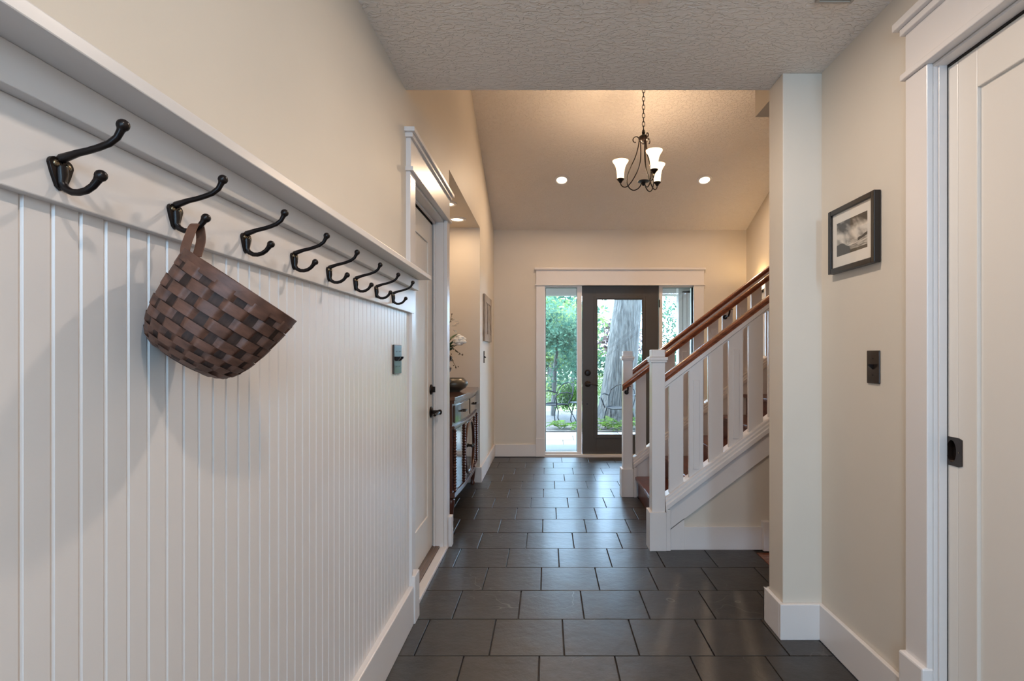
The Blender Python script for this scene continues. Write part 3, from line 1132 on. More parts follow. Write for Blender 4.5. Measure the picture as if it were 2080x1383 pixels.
# the door
d = thing('door_3', 'dark brown front door with full length glass and bronze hardware', 'door', (fx(1260), YP, 0.024), kind='structure')
x0, x1, z0, z1 = fx(1182.5), fx(1337), 0.024, fz(580)
gx0, gx1, g0, g1 = fx(1211), fx(1306), fz(884.5), fz(606.5)
ya, yb = YP-0.018, YP+0.026
MB().box(x0, gx0, ya, yb, z0, z1).build('stile', DOORB, d, 0.0015)
MB().box(gx1, x1, ya, yb, z0, z1).build('stile', DOORB, d, 0.0015)
MB().box(gx0, gx1, ya, yb, z0, g0).build('rail', DOORB, d, 0.0015)
MB().box(gx0, gx1, ya, yb, g1, z1).build('rail', DOORB, d, 0.0015)
e = 0.016
mm = MB()
for o_, i_, yy in ((0.028, 0.0, ya-0.006), (0.0, -e, ya-0.002)):
    A0, A1, B0, B1 = gx0-o_, gx1+o_, g0-o_, g1+o_
    I0, I1, J0, J1 = gx0-i_, gx1+i_, g0-i_, g1+i_
    mm.box(A0, I0, yy, ya+0.01, B0, B1).box(I1, A1, yy, ya+0.01, B0, B1).box(I0, I1, yy, ya+0.01, B0, J0).box(I0, I1, yy, ya+0.01, J1, B1)
mm.build('glazing_bead', DOORB, d, 0.003)
MB().box(gx0, gx1, YP, YP+0.006, g0, g1).build('pane', GLASS, d)
MB().lathe([(0.038, 0), (0.036, -0.008), (0.026, -0.014), (0.014, -0.014), (0.014, -0.03), (0.001, -0.031)], (fx(1193.5), ya, fz(757)), 24, 'y').build('deadbolt', BRONZE, d)
m = MB().lathe([(0.038, 0), (0.036, -0.007), (0.024, -0.013), (0.012, -0.015), (0.012, -0.045), (0.001, -0.05)], (fx(1193.5), ya, fz(779.5)), 24, 'y')
m.tube([(fx(1193.5), ya-0.045, fz(779.5)), (fx(1199), ya-0.05, fz(779)), (fx(1206), ya-0.05, fz(780.5)), (fx(1213), ya-0.046, fz(782))], [0.010, 0.009, 0.008, 0.006], 10)
o = m.build('lever_handle', PLATE, d)
MB().lathe([(0.009, 0), (0.009, -0.003), (0.001, -0.004)], (fx(1192.5), ya, fz(820)), 14, 'y').build('peg', BRONZE, d)
for zz in (fz(617), fz(745), fz(880)):
    MB().tube([(fx(1338.2), YF+0.027, zz-0.045), (fx(1338.2), YF+0.027, zz+0.045)], 0.007, 10).build('hinge', BRONZE, d)

# ------------------------------------------------------------------ STAIRCASE
SL = 0.76
RISE, RUN = 0.1745, 0.2296
X1N = 0.742
YS0, YS1 = 3.437, 4.60
st = thing('staircase', 'dark red wooden stairs rising to the right between white stringers', 'stairs', (0.74, 4.0, 0))
NS = 13
for k in range(NS):
    xn = X1N+RUN*k
    zt = 0.175+RISE*k
    MB().box(xn, xn+RUN+0.03, YS0, YS1, zt-0.028, zt).build('tread', TREAD, st, 0.006)
    MB().box(xn+0.028, xn+0.046, YS0, YS1, max(0, zt-RISE), zt-0.028).build('riser', TREAD, st)


def zcap(x): return 0.4977+SL*(x-1.0595)


def stringer(y0, y1, xend, sgn):
    """closed white stringer with a moulded cap between planes y0,y1; y0 is the camera side"""
    yc = (y0+y1)/2
    hwid = (y1-y0)/2
    xs = 0.745
    MB().slope(xs, xend, zcap(xs), SL, [(y0, -0.145), (y1, -0.145), (y1, 0.002), (y0, 0.002)]).build('stringer', WHITE, st)
    sec = []
    w0, w1, w2, w3 = hwid+0.022, hwid+0.014, hwid+0.004, hwid-0.004
    pr = [(w0, 0), (w0, 0.030), (w1, 0.036), (w1, 0.052), (w2, 0.058), (w2, 0.074), (w3, 0.080)]
    sec = [(yc-w, z) for w, z in pr]+[(yc+w, z) for w, z in pr[::-1]]
    MB().slope(0.728, xend, zcap(0.728), SL, sec).build('stringer_cap', WHITE, st, 0.0012)


stringer(3.345, 3.437, 3.6, 1)
stringer(4.606, 4.692, 2.36, 1)
# near stringer: foot, band, stile, wall panel under the stairs
XE = 3.6
MB().box(0.731, 0.757, 3.325, 3.455, 0, zcap(0.731)+0.004).build('stringer_foot', WHITE, st, 0.002)
MB().box(0.731, 0.757, 4.58, 4.705, 0, zcap(0.731)+0.004).build('stringer_foot', WHITE, st, 0.002)
# inner skirt faces reaching down to the treads, on both sides
for ya_, yb_ in ((4.600, 4.640),):
    MB().prism([(0.757, 0), (XF, zcap(XF)-0.9), (XF, zcap(XF)), (0.757, zcap(0.757))], 'y', ya_, yb_).build('skirt_board', WHITE, st)
wp = MB().prism([(0.757, 0), (XE, 0), (XE, zcap(XE)-0.146), (0.757, zcap(0.757)-0.146)], 'y', 3.362, 3.43)
struct('wall_stair', wp, WALL)
m = MB().prism([(0.757, 0), (0.845, 0), (0.845, zcap(0.845)-0.14), (0.757, zcap(0.757)-0.14)], 'y', 3.345, 3.362)
struct('trim_8', m, WHITE)
m = MB().box(0.845, 1.325, 3.344, 3.362, 0, 0.142)
struct('baseboard_stair', m, WHITE, 0.002)
struct('trim_9', MB().box(1.325, 1.371, 3.318, 3.362, 0, 0.18), WHITE, 0.003)
struct('baseboard_corridor', MB().box(1.371, 3.6, 3.35, 3.362, 0, 0.13), WHITE, 0.002)
struct('wall_stair_rear', MB().prism([(0.757, 0), (XF, 0), (XF, zcap(XF)-0.146), (0.757, zcap(0.757)-0.146)], 'y', 4.645, 4.69), WALL)


def newel(parent, y0):
    """square newel; y0 = camera-side face of its base"""
    q = MB().box(0.644, 0.725, y0+0.015, y0+0.103, 0.20, 1.17).build('newel_post', WHITE, parent, 0.002)
    MB().box(0.627, 0.730, y0, y0+0.118, 0, 0.236).build('newel_base', WHITE, q, 0.002)
    MB().box(0.634, 0.735, y0+0.005, y0+0.113, 1.158, 1.171).box(0.629, 0.740, y0, y0+0.118, 1.171, 1.190).build('newel_collar', WHITE, q, 0.003)
    MB().box(0.644, 0.725, y0+0.015, y0+0.103, 1.190, 1.236).build('newel_cap', WHITE, q, 0.004)


def rail_sec(y, w=0.030, h=0.046, top=0):
    pts = [(-w*0.72, -h), (-w*0.78, -h*0.62), (-w, -h*0.5), (-w, -h*0.2), (-w*0.72, -h*0.04), (-w*0.3, 0), (w*0.3, 0), (w*0.72, -h*0.04), (w, -h*0.2), (w, -h*0.5), (w*0.78, -h*0.62), (w*0.72, -h)]
    return [(y+a, b+top) for a, b in pts]


def balustrade(label, y0, xend, raised, loc):
    t = thing('balustrade', label, 'balustrade', loc)
    newel(t, y0)
    yc = y0+0.059
    xs = 0.725
    zt = 1.078          # rail top at the newel
    MB().slope(xs, xend, zt, SL, rail_sec(yc), True).build('handrail', MAHOG, t, 0)
    MB().slope(xs, xend, zt-0.046, SL, [(yc-0.024, 0), (yc-0.024, -0.028), (yc-0.017, -0.033), (yc-0.017, -0.043), (yc+0.017, -0.043), (yc+0.017, -0.033), (yc+0.024, -0.028), (yc+0.024, 0)]).build('subrail', WHITE, t)
    k = 0
    yb0, yb1 = yc-0.015, yc+0.010
    while True:
        xa = 0.756+0.1237*k
        xb = xa+0.0885
        if xb > xend: break

        def zb(x): return zcap(x)+0.076

        def zu(x): return zt+SL*(x-xs)-0.086
        b = MB().prism([(xa, zb(xa)), (xb, zb(xb)), (xb, zu(xb)), (xa, zu(xa))], 'y', yb0, yb1).build('baluster', WHITE, t, 0.0012)
        if k % 2 == 1 and raised:
            xm = (xa+xb)/2
            zlo, zhi = zb(xm)+0.025, zu(xm)-0.095
            MB().box(xm-0.0195, xm+0.0195, yb0-0.007, yb0, zlo, zhi).build('raised_panel', WHITE, b, 0.0025)
        k += 1
    return t


balustrade('front white stair balustrade with panelled boards, thick newel and mahogany rail', 3.32, 2.55, True, (0.68, 3.379, 0))
balustrade('rear white stair balustrade with mahogany rail, on the front door side of the stairs', 4.59, 2.34, True, (0.68, 4.649, 0))
# wall-mounted style handrail in front of the rear balustrade
t = thing('handrail', 'lower mahogany grab rail on bronze brackets, fixed inside the rear balustrade', 'handrail', (0.62, 4.50, 0.90))
yr = 4.515
MB().slope(0.622, 2.32, 0.955, 0.755, rail_sec(yr, 0.026, 0.052), True).build('rail', MAHOG, t)
for xb_, yend in ((0.672, 4.605), (1.52, 4.636), (2.2, 4.636)):
    zr = 0.955+0.755*(xb_-0.622)-0.05
    m = MB().tube([(xb_, yr, zr+0.004), (xb_, yr+0.004, zr-0.025), (xb_, yr+0.03, zr-0.05), (xb_, yend-0.006, zr-0.056)], 0.0075, 8)
    m.lathe([(0.019, 0), (0.019, 0.005)], (xb_, yend-0.006, zr-0.056), 14, 'y')
    m.box(xb_-0.022, xb_+0.022, yr-0.013, yr+0.013, zr-0.002, zr+0.004)
    m.build('bracket', BRONZE, t)


# ------------------------------------------------------------------ CABINET IN THE NICHE
def cabinet():
    t = thing('console_cabinet', 'dark carved wooden console cabinet on turned legs in the wall niche', 'cabinet', (-0.84, 4.48, 0))
    ya, yb = 3.86, 5.10
    yc = (ya+yb)/2

    def bow(y, amp=0.025):
        u = (y-yc)/((yb-ya)/2)
        return amp*(1-u*u)
    XFc = -0.667
    XBk = -1.025
    ys = [ya+(yb-ya)*i/16 for i in range(17)]

    def curved(name, m, ex, z0, z1, e=0, bev=0.003, y0=None, y1=None):
        yy = [(-e+ya)+(yb-ya+2*e)*i/16 for i in range(17)] if y0 is None else [y0+(y1-y0)*i/6 for i in range(7)]
        poly = [(XFc+ex+bow(y), y) for y in yy]+[(XBk if y0 is None else XFc+ex+bow(y)-0.012, y) for y in (yy[::-1] if y0 is not None else [yy[-1], yy[0]])]
        return MB().prism(poly, 'z', z0, z1).build(name, m, t, bev)
    curved('top', CABT, 0.014, 0.880, 0.902, 0.03)
    curved('top_molding', CABW, 0.005, 0.855, 0.880, 0.012)
    curved('body', CABW, -0.012, 0.20, 0.855)
    curved('waist_molding', CABW, 0.006, 0.675, 0.695, 0.006)
    curved('base_molding', CABW, 0.008, 0.185, 0.220, 0.008)
    for a, b in ((ya+0.04, yc-0.03), (yc+0.03, yb-0.04)):
        dr = curved('drawer', CABP, 0.0, 0.715, 0.840, y0=a, y1=b, bev=0.002)
        ym = (a+b)/2
        xx = XFc+bow(ym)
        MB().tube([(xx, ym-0.055, 0.778), (xx+0.022, ym-0.05, 0.778), (xx+0.022, ym+0.05, 0.778), (xx, ym+0.055, 0.778)], 0.006, 8).build('drawer_pull', BRONZE, dr)
    # doors with an arched oval moulding shared across the pair, side bays
    for a, b in ((yc-0.255, yc-0.003), (yc+0.003, yc+0.255)):
        dd = curved('door', CABP, 0.0, 0.225, 0.668, y0=a, y1=b, bev=0.002)
        s = -1 if a < yc-0.1 else 1
        arc = []
        for i in range(13):
            an = -PI/2+PI*i/12
            y = yc+s*0.245*math.cos(an)
            z = 0.4465+0.213*math.sin(an)
            arc.append((XFc+bow(y)+0.004, y+s*0.004, z))
        MB().tube(arc, 0.010, 6).build('oval_molding', CABW, dd)
        yk = yc+s*0.03
        MB().lathe([(0.006, 0), (0.006, 0.012), (0.014, 0.020), (0.012, 0.030), (0.001, 0.034)], (XFc+bow(yk), yk, 0.457), 14, 'x').build('knob', BRONZE, dd)
    for a, b in ((ya+0.045, yc-0.30), (yc+0.30, yb-0.045)):
        curved('side_panel', CABP, -0.002, 0.225, 0.668, y0=a, y1=b, bev=0.002)
    for yp in (ya+0.025, yc-0.278, yc+0.278, yb-0.025):
        m = MB()
        prof = []
        for i in range(45):
            z = 0.222+0.448*i/44
            prof.append((0.0105+0.003*(1 if i % 2 else -1), z))
        m.lathe(prof, (XFc+bow(yp)+0.002, yp, 0), 10)
        m.build('beaded_column', CABW, t)
    for y in (ya+0.05, yb-0.05):
        for x in (XFc-0.03, XBk+0.05):
            MB().lathe([(0.014, 0), (0.020, 0.008), (0.020, 0.02), (0.013, 0.035), (0.018, 0.06), (0.026, 0.13), (0.030, 0.155), (0.022, 0.165), (0.034, 0.178), (0.034, 0.20)], (x, y, 0), 16).build('leg', CABW, t)


cabinet()

# bowl
t = thing('bowl', 'squat dark glazed bowl on top of the cabinet', 'bowl', (-0.78, 4.5, 0.902))
MB().lathe([(0.0001, 0), (0.055, 0), (0.058, 0.006), (0.10, 0.03), (0.120, 0.060), (0.114, 0.082), (0.088, 0.108), (0.083, 0.110), (0.083, 0.104), (0.108, 0.078), (0.112, 0.060), (0.09, 0.034), (0.0001, 0.015)], (-0.78, 4.5, 0.902), 36, cap=False).build('bowl_body', BOWLM, t)
# vase with flowers
vx, vy = -0.845, 4.22
t = thing('flower_vase', 'dark turned wooden urn standing on the cabinet behind the door casing', 'vase', (vx, vy, 0.902))
MB().lathe([(0.0001, 0), (0.062, 0), (0.062, 0.012), (0.03, 0.03), (0.045, 0.05), (0.088, 0.085), (0.095, 0.11), (0.07, 0.14), (0.06, 0.15), (0.09, 0.175), (0.098, 0.20), (0.07, 0.225), (0.064, 0.232), (0.10, 0.262), (0.104, 0.285), (0.09, 0.30), (0.084, 0.30), (0.09, 0.28), (0.0001, 0.27)], (vx, vy, 0.902), 32, cap=False).build('urn', VASE, t)
fl_ = thing('flower_arrangement', 'silk bouquet of white blooms and green leaves rising from the dark urn', 'flowers', (vx, vy, 1.18))
random.seed(11)


def leaf(mb, p, d, up, L_, W_):
    d = Vector(d).normalized()
    s = d.cross(Vector(up)).normalized()
    n = s.cross(d)
    p = Vector(p)
    vs = [p, p+d*L_*0.3+s*W_*0.45+n*0.1*W_, p+d*L_*0.7+s*W_*0.38, p+d*L_-n*L_*0.12, p+d*L_*0.7-s*W_*0.38, p+d*L_*0.3-s*W_*0.45+n*0.1*W_, p+d*L_*0.5-n*0.08*L_]
    mb.add(vs, [(0, 1, 6), (1, 2, 6), (2, 3, 6), (3, 4, 6), (4, 5, 6), (5, 0, 6)])


base = Vector((vx, vy, 1.17))
tips = []
for i in range(15):
    a = 2*PI*i/15+random.uniform(-.2, .2)
    e = random.uniform(0.3, 1.2)
    L_ = random.uniform(0.12, 0.22)
    tip = base+Vector((math.cos(a)*math.cos(e)*L_, math.sin(a)*math.cos(e)*L_, 0.03+math.sin(e)*L_))
    MB().tube([base, (base+tip)/2+Vector((0, 0, 0.02)), tip], 0.0022, 5).build('stem', STEM, fl_)
    for q in range(2):
        m = MB()
        dv = (tip-base).normalized()+Vector((random.uniform(-.7, .7), random.uniform(-.7, .7), random.uniform(-.4, .4)))
        leaf(m, base+(tip-base)*random.uniform(.4, .95), dv, (0, 0, 1), random.uniform(0.06, 0.09), random.uniform(0.045, 0.06))
        m.build('leaf', LEAFG, fl_)
# white blooms
for bl, rr in ((Vector((-0.69, 4.22, 1.31)), 0.062), (Vector((-0.80, 4.14, 1.35)), 0.045), (Vector((-0.86, 4.33, 1.36)), 0.05)):
    m = MB()
    for ring, (cnt, tilt, sz) in enumerate(((7, -0.1, 1.0), (7, 0.45, 0.95), (5, 0.95, 0.85), (1, 1.57, 0.8), (5, -0.7, 0.7))):
        for i in range(cnt):
            a = 2*PI*i/cnt+ring*0.6
            dv = Vector((math.cos(a)*math.cos(tilt), math.sin(a)*math.cos(tilt), math.sin(tilt)))
            m.ball(bl+dv*rr*random.uniform(0.4, 0.7), rr*random.uniform(0.28, 0.46)*sz, 8, 6, (1, 1, 0.6))
    m.build('bloom', PETAL, fl_)
    MB().tube([base, (base+bl)/2+Vector((0, 0, 0.01)), bl-Vector((0, 0, 0.02))], 0.0028, 5).build('stem', STEM, fl_)
# berry sprigs
for tip in (Vector((-0.66, 4.20, 1.20)), Vector((-0.70, 4.18, 1.10)), Vector((-0.74, 4.20, 1.52)), Vector((-0.79, 4.24, 1.47))):
    m = MB()
    bend = (base+tip)/2+Vector((0, 0, 0.09 if tip.z < 1.3 else 0.0))
    P_ = [base+(bend-base)*(i/5) if i < 5 else bend+(tip-bend)*((i-5)/5) for i in range(11)]
    m.tube(P_, 0.0018, 5)
    for i in range(4, 11):
        for s in (-1, 1):
            c_ = P_[i]+Vector((random.uniform(-.012, .012), s*0.008, random.uniform(-.014, .014)))
            m.ball(c_, 0.0045, 6, 4)
    m.build('berry_sprig', STEM, fl_)
for i in range(7):
    m = MB()
    p = Vector((-0.745, 4.20, 1.42))+Vector((random.uniform(-.04, .03), random.uniform(-.03, .03), random.uniform(-.02, .05)))
    leaf(m, p, (random.uniform(-1, 1), random.uniform(-1, 1), random.uniform(-.6, .6)), (0, 0, 1), 0.045, 0.03)
    m.build('petal', PETAL, fl_)


# ------------------------------------------------------------------ LAMPS
def can(label, x, y, z, normal, energy, color, visible=True, spot=None):
    t = thing('recessed_light', label, 'ceiling light', (x, y, z), 'recessed ceiling lights')
    n = Vector(normal).normalized()
    rot = n.to_track_quat('Z', 'Y').to_euler()
    t.rotation_euler = rot
    MB().lathe([(0.052, 0.004), (0.058, 0.010), (0.078, 0.006), (0.080, 0.0), (0.052, 0.0)], n=32, cap=False).build('trim_ring', WHITE, t, local=True)
    MB().lathe([(0.0001, 0.0035), (0.053, 0.0035)], n=28, cap=False).build('lens', LENS, t, local=True)
    ld = bpy.data.lights.new('lamp', 'AREA')
    ld.shape = 'DISK'
    ld.size = 0.10
    ld.energy = energy
    ld.color = color
    o = bpy.data.objects.new('lamp', ld)
    COL.objects.link(o)
    o.parent = t
    o.location = (0, 0, 0.012)
    o.rotation_euler = (PI, 0, 0)
    if spot: ld.spread = spot
    return t


nv = (0, -0.385, -1)
can('round recessed light in the vaulted ceiling, left of the chandelier', (1141-1112)*5.6/1100, 5.6, zc(5.6), nv, 15, WARM)
can('round recessed light in the vaulted ceiling, right of the chandelier', (1431-1112)*5.6/1100, 5.6, zc(5.6), nv, 15, WARM)
can('round recessed light in the niche ceiling, farther from the door', -0.80, 4.80, 2.41, (0, 0, -1), 2.6, WARM)
can('round recessed light in the niche ceiling, half hidden by the door header', -0.80, 4.31, 2.41, (0, 0, -1), 2.6, WARM)
can('round hall ceiling light just beyond the top of the frame', 0.33, 1.74, ZC, (0, 0, -1), 12, SOFT)
can('round hall ceiling light above the viewer', 0.33, -0.15, ZC, (0, 0, -1), 12, SOFT)

t = thing('ceiling_vent', 'small grey vent register on the low ceiling at the top edge', 'vent', (0.965, 1.76, ZC))
VENT = mat('vent_paint', (0.42, 0.37, 0.32), 0.5)
MB().box(0.905, 0.915, 1.68, 1.835, ZC-0.008, ZC).box(1.02, 1.03, 1.68, 1.835, ZC-0.008, ZC).box(0.915, 1.02, 1.68, 1.69, ZC-0.008, ZC).box(0.915, 1.02, 1.825, 1.835, ZC-0.008, ZC).build('frame', VENT, t, 0.001)
for k in range(6):
    MB().box(0.915, 1.02, 1.70+k*0.021, 1.712+k*0.021, ZC-0.006, ZC-0.001).build('slat', VENT, t)


# chandelier
def chandelier():
    cx, cy = 0.745, 4.2
    S = 0.003818

    def Z(yz): return 1.2+(552-0.1663*yz)*S
    zh = Z(680)
    t = thing('chandelier', 'bronze three light chandelier with frosted bell shades hanging on a chain', 'chandelier', (cx, cy, 2.44))
    # canopy and chain
    ztop = zc(cy)
    MB().lathe([(0.062, 0.004), (0.062, -0.012), (0.03, -0.030), (0.008, -0.036)], (cx, cy, ztop), 24).build('canopy', BRONZE, t)
    z = Z(620)
    k = 0
    lm = []
    for par in (0, 1):
        m = MB()
        pts = []
        for i in range(16):
            a = 2*PI*i/16
            u, w = 0.0105*math.cos(a), 0.0215*math.sin(a)
            pts.append((u, 0, w) if par == 0 else (u*0.3, u*0.95, w))
        m.tube(pts, 0.0025, 6, closed=True)
        lm.append(m.mesh('chain_link', BRONZE))
    while z+0.02 < ztop-0.03:
        share('chain_link', lm[k % 2], (cx, cy, z+0.0165), t)
        z += 0.0325
        k += 1
    MB().lathe([(0.004, 0.075), (0.006, 0.06), (0.010, 0.05), (0.012, 0.035), (0.034, 0.022), (0.040, 0.005), (0.036, -0.012), (0.020, -0.020), (0.012, -0.035), (0.001, -0.036)], (cx, cy, zh), 24).build('hub', BRONZE, t)
    MB().lathe([(0.001, 0.014), (0.012, 0.013), (0.044, 0.004), (0.044, -0.002), (0.018, -0.008), (0.010, -0.03), (0.001, -0.034)], (cx, cy, Z(1195)), 24).build('bottom_plate', BRONZE, t)
    A = [(.058, 705), (.068, 708), (.079, 690), (.080, 665), (.068, 643), (.050, 640), (.038, 660), (.034, 700), (.046, 800), (.066, 900), (.094, 990), (.118, 1080), (.127, 1150), (.124, 1210), (.108, 1262), (.080, 1292), (.052, 1285), (.030, 1258), (.018, 1225), (.012, 1205)]
    B = [(.022, 690), (.022, 760), (.021, 850), (.026, 960), (.046, 1060), (.083, 1165), (.112, 1222), (.138, 1246), (.160, 1238), (.174, 1212), (.178, 1185)]
    R = 0.178
    for an in (165.7, -74, 42.7):
        a = math.radians(an)
        ca, sa = math.cos(a), math.sin(a)

        def W(r, yz): return (cx+ca*r, cy+sa*r, Z(yz))

        def sm(P):
            Q = []
            P = [Vector(p) for p in P]
            for i in range(len(P)-1):
                p0, p1, p2, p3 = P[max(i-1, 0)], P[i], P[i+1], P[min(i+2, len(P)-1)]
                for q in range(3):
                    s = q/3
                    Q.append(0.5*((2*p1)+(p2-p0)*s+(2*p0-5*p1+4*p2-p3)*s*s+(3*p1-p0-3*p2+p3)*s**3))
            Q.append(P[-1])
            return Q
        arm = MB().tube(sm([W(*p) for p in B]), 0.0042, 8).build('arm', BRONZE, t)
        MB().tube(sm([W(*p) for p in A]), 0.0042, 8).build('scroll', BRONZE, arm)
        x, y = cx+ca*R, cy+sa*R
        zb = Z(1148)
        MB().lathe([(0.001, -0.028), (0.009, -0.026), (0.014, -0.016), (0.026, -0.004), (0.030, 0.004), (0.026, 0.006), (0.001, 0.006)], (x, y, zb), 20).build('holder', BRONZE, arm)
        h = 0.140
        pr = [(0.024, 0.0), (0.027, 0.004), (0.0275, 0.03), (0.030, 0.06), (0.036, 0.09), (0.047, 0.115), (0.060, 0.133), (0.0625, 0.140)]
        pr2 = [(r-0.0022, z_) for r, z_ in pr[::-1]]
        shd = MB().lathe(pr+pr2, (x, y, zb+0.006), 32, cap=False).build('shade', SHADEM, arm)
        bl = MB().ball((x, y, zb+0.075), 0.016, 12, 8, (1, 1, 1.6)).build('bulb', emit_mat('bulb_glow', (1.0, 0.74, 0.45), 60.0) if 'bulb_glow' not in bpy.data.materials else bpy.data.materials['bulb_glow'], arm)
        ld = bpy.data.lights.new('lamp', 'POINT')
        ld.energy = 11
        ld.color = WARM
        ld.shadow_soft_size = 0.022
        lo = bpy.data.objects.new('lamp', ld)
        COL.objects.link(lo)
        lo.parent = t
        lo.location = Vector((x, y, zb+0.120))-t.location


chandelier()

# sconce on the stairwell wall
sy, sz = 5.95, 1.92
t = thing('wall_sconce', 'glowing upward wall sconce behind the upper stair rail', 'wall lamp', (XF, sy, sz))
prof = [(0.02, 0), (0.05, 0.02), (0.085, 0.07), (0.10, 0.11)]
m = MB()
vs, fs = [], []
n = 16
for r, h in prof+[(r-0.003, h) for r, h in prof[::-1]]:
    for k in range(n+1):
        a = PI/2+PI*k/n
        vs.append((XF+r*math.cos(a)*0.9-0.001, sy+r*math.sin(a), sz+h))
for i in range(len(prof)*2-1):
    for k in range(n):
        q = i*(n+1)+k
        fs.append((q, q+1, q+n+2, q+n+1))
m.add(vs, fs, True)
m.build('shade', SHADEM, t)
MB().box(XF-0.012, XF, sy-0.03, sy+0.03, sz-0.03, sz+0.05).build('back_plate', BRONZE, t, 0.003)
MB().ball((XF-0.045, sy, sz+0.06), 0.015).build('bulb', emit_mat('bulb_sconce', (1.0, 0.74, 0.40), 30), t)
lo = lamp('lamp', 'POINT', (XF-0.05, sy, sz+0.10), 5.5, (1.0, 0.66, 0.30), parent=t, shadow_soft_size=0.02)

# ------------------------------------------------------------------ OUTSIDE
random.seed(5)
gr = MB().box(-40, 40, 9.55, 90, -0.35, -0.11)
tag(gr.build('lawn', LAWN), 'sunlit green lawn stretching behind the garden bed', 'lawn', kind='structure').name = 'ground'
tag(MB().box(-8, 10, 9.2, 12.6, -0.3, -0.085).build('mulch_bed', SOIL), 'brown mulch bed at the edge of the patio', 'garden bed', kind='structure')
tag(MB().box(-20, 30, 6.60, 9.2, -0.4, -0.125).build('patio_base', SOIL), 'ground beneath the patio paving', 'ground', kind='structure')
pt = tag(MB().box(-3, 6, 6.60, 9.2, -0.125, -0.118).build('patio', GROUT), 'pale stone patio in front of the door', 'patio', kind='structure')
pm_ = {}
y = 6.62
r = 0
while y < 9.1:
    x = -2.8+(r % 3)*0.17
    while x < 5.5:
        w = 0.60
        if w not in pm_:
            pm_[w] = MB().box(-w/2, w/2, -0.21, 0.21, -0.02, 0).mesh('paver', PATIO)
        share('paver', pm_[w], (x+w/2, y+0.21, -0.1), pt)
        x += w+0.008
    y += 0.43
    r += 1
# porch roof
pf = thing('porch_roof', 'pale boarded porch roof edge above the front entrance', 'roof', (1, 7.6, 2.14))
MB().box(-3, 5, 8.42, 8.60, 2.14, 2.42).build('fascia', SIDING, pf, 0.003)
MB().box(-3, 5, 6.6, 8.42, 2.40, 2.46).build('soffit', SIDING, pf)
MB().box(-3, 5, 6.5, 8.7, 2.46, 2.55).build('roof_deck', SIDING, pf)
# outer face of the house wall and side wing with vertical boards
struct('wall_wing', MB().box(1.95, 3.4, 8.06, 8.2, -0.1, 2.40), SIDING)
ww = bpy.data.objects['wall_wing']
bme = MB().box(-0.006, 0.006, -0.008, 0, 0, 2.22).mesh('batten', SIDING)
bme2 = MB().box(-0.027, 0.027, -0.012, 0, 0, 2.22).mesh('siding_plank', SIDING)
for k in range(22):
    share('siding_plank', bme2, (1.98+k*0.062, 8.06, -0.09), ww)
tag(MB().prism([(1.99, 2.14), (2.22, 2.17), (2.22, 2.12)], 'y', 7.95, 8.04).build('eave_bracket', IRON), 'dark bracket under the porch roof edge right of the door', 'bracket')
# outside facing of the front wall
struct('wall_exterior', MB().box(-6, OX0-0.02, YF+0.16, YF+0.2, -0.2, 2.6).box(OX1+0.02, 8, YF+0.16, YF+0.2, -0.2, 2.6), SIDING)

# big trunk
bt = thing('big_tree', 'thick grey leaning tree trunk right outside the front door glass', 'tree', (1.33, 10.5, -0.1))
rings = []
NR, NT_ = 30, 40
vs, fs = [], []
for i in range(NR+1):
    h = i/NR
    z = -0.1+5.2*h
    cx_ = 1.315+0.105*(z+0.1)
    r = 0.335-0.055*min(1, (z+0.1)/2.4)+0.10*math.exp(-(z+0.1)/0.25)-0.02*h
    for k in range(NT_):
        a = 2*PI*k/NT_
        rr = r*(1+0.04*mn.noise(Vector((math.cos(a)*3, math.sin(a)*3, z*0.6)))+0.02*math.sin(a*11+z))
        vs.append((cx_+rr*math.cos(a), 10.5+rr*math.sin(a), z))
for i in range(NR):
    for k in range(NT_):
        l = (k+1) % NT_
        fs.append((i*NT_+k, i*NT_+l, (i+1)*NT_+l, (i+1)*NT_+k))
MB().add(vs, fs, True).build('trunk', BARK, bt)


def foliage(n, c, rad, size, seed, clump=0.35, nclump=30):
    rnd = random.Random(seed)
    m = MB()
    cl = []
    for i in range(nclump):
        while True:
            p = Vector((rnd.uniform(-1, 1), rnd.uniform(-1, 1), rnd.uniform(-1, 1)))
            if p.length < 1: break
        cl.append(Vector((p.x*rad[0], p.y*rad[1], p.z*rad[2])))
    for i in range(n):
        q = cl[rnd.randrange(nclump)]
        p = Vector(c)+q+Vector((rnd.gauss(0, 1)*clump*rad[0]*0.6, rnd.gauss(0, 1)*clump*rad[1]*0.6, rnd.gauss(0, 1)*clump*rad[2]*0.45))
        if p.z < 0.0: p.z = abs(p.z)*0.3
        d = Vector((rnd.uniform(-1, 1), rnd.uniform(-1, 1), rnd.uniform(-1, 1))).normalized()
        s = d.cross(Vector((rnd.uniform(-1, 1), rnd.uniform(-1, 1), 1))).normalized()
        L_ = size*rnd.uniform(0.6, 1.3)
        m.add([p-d*L_*0.5, p+s*L_*0.28, p+d*L_*0.5, p-s*L_*0.28], [(0, 1, 2, 3)])
    return m


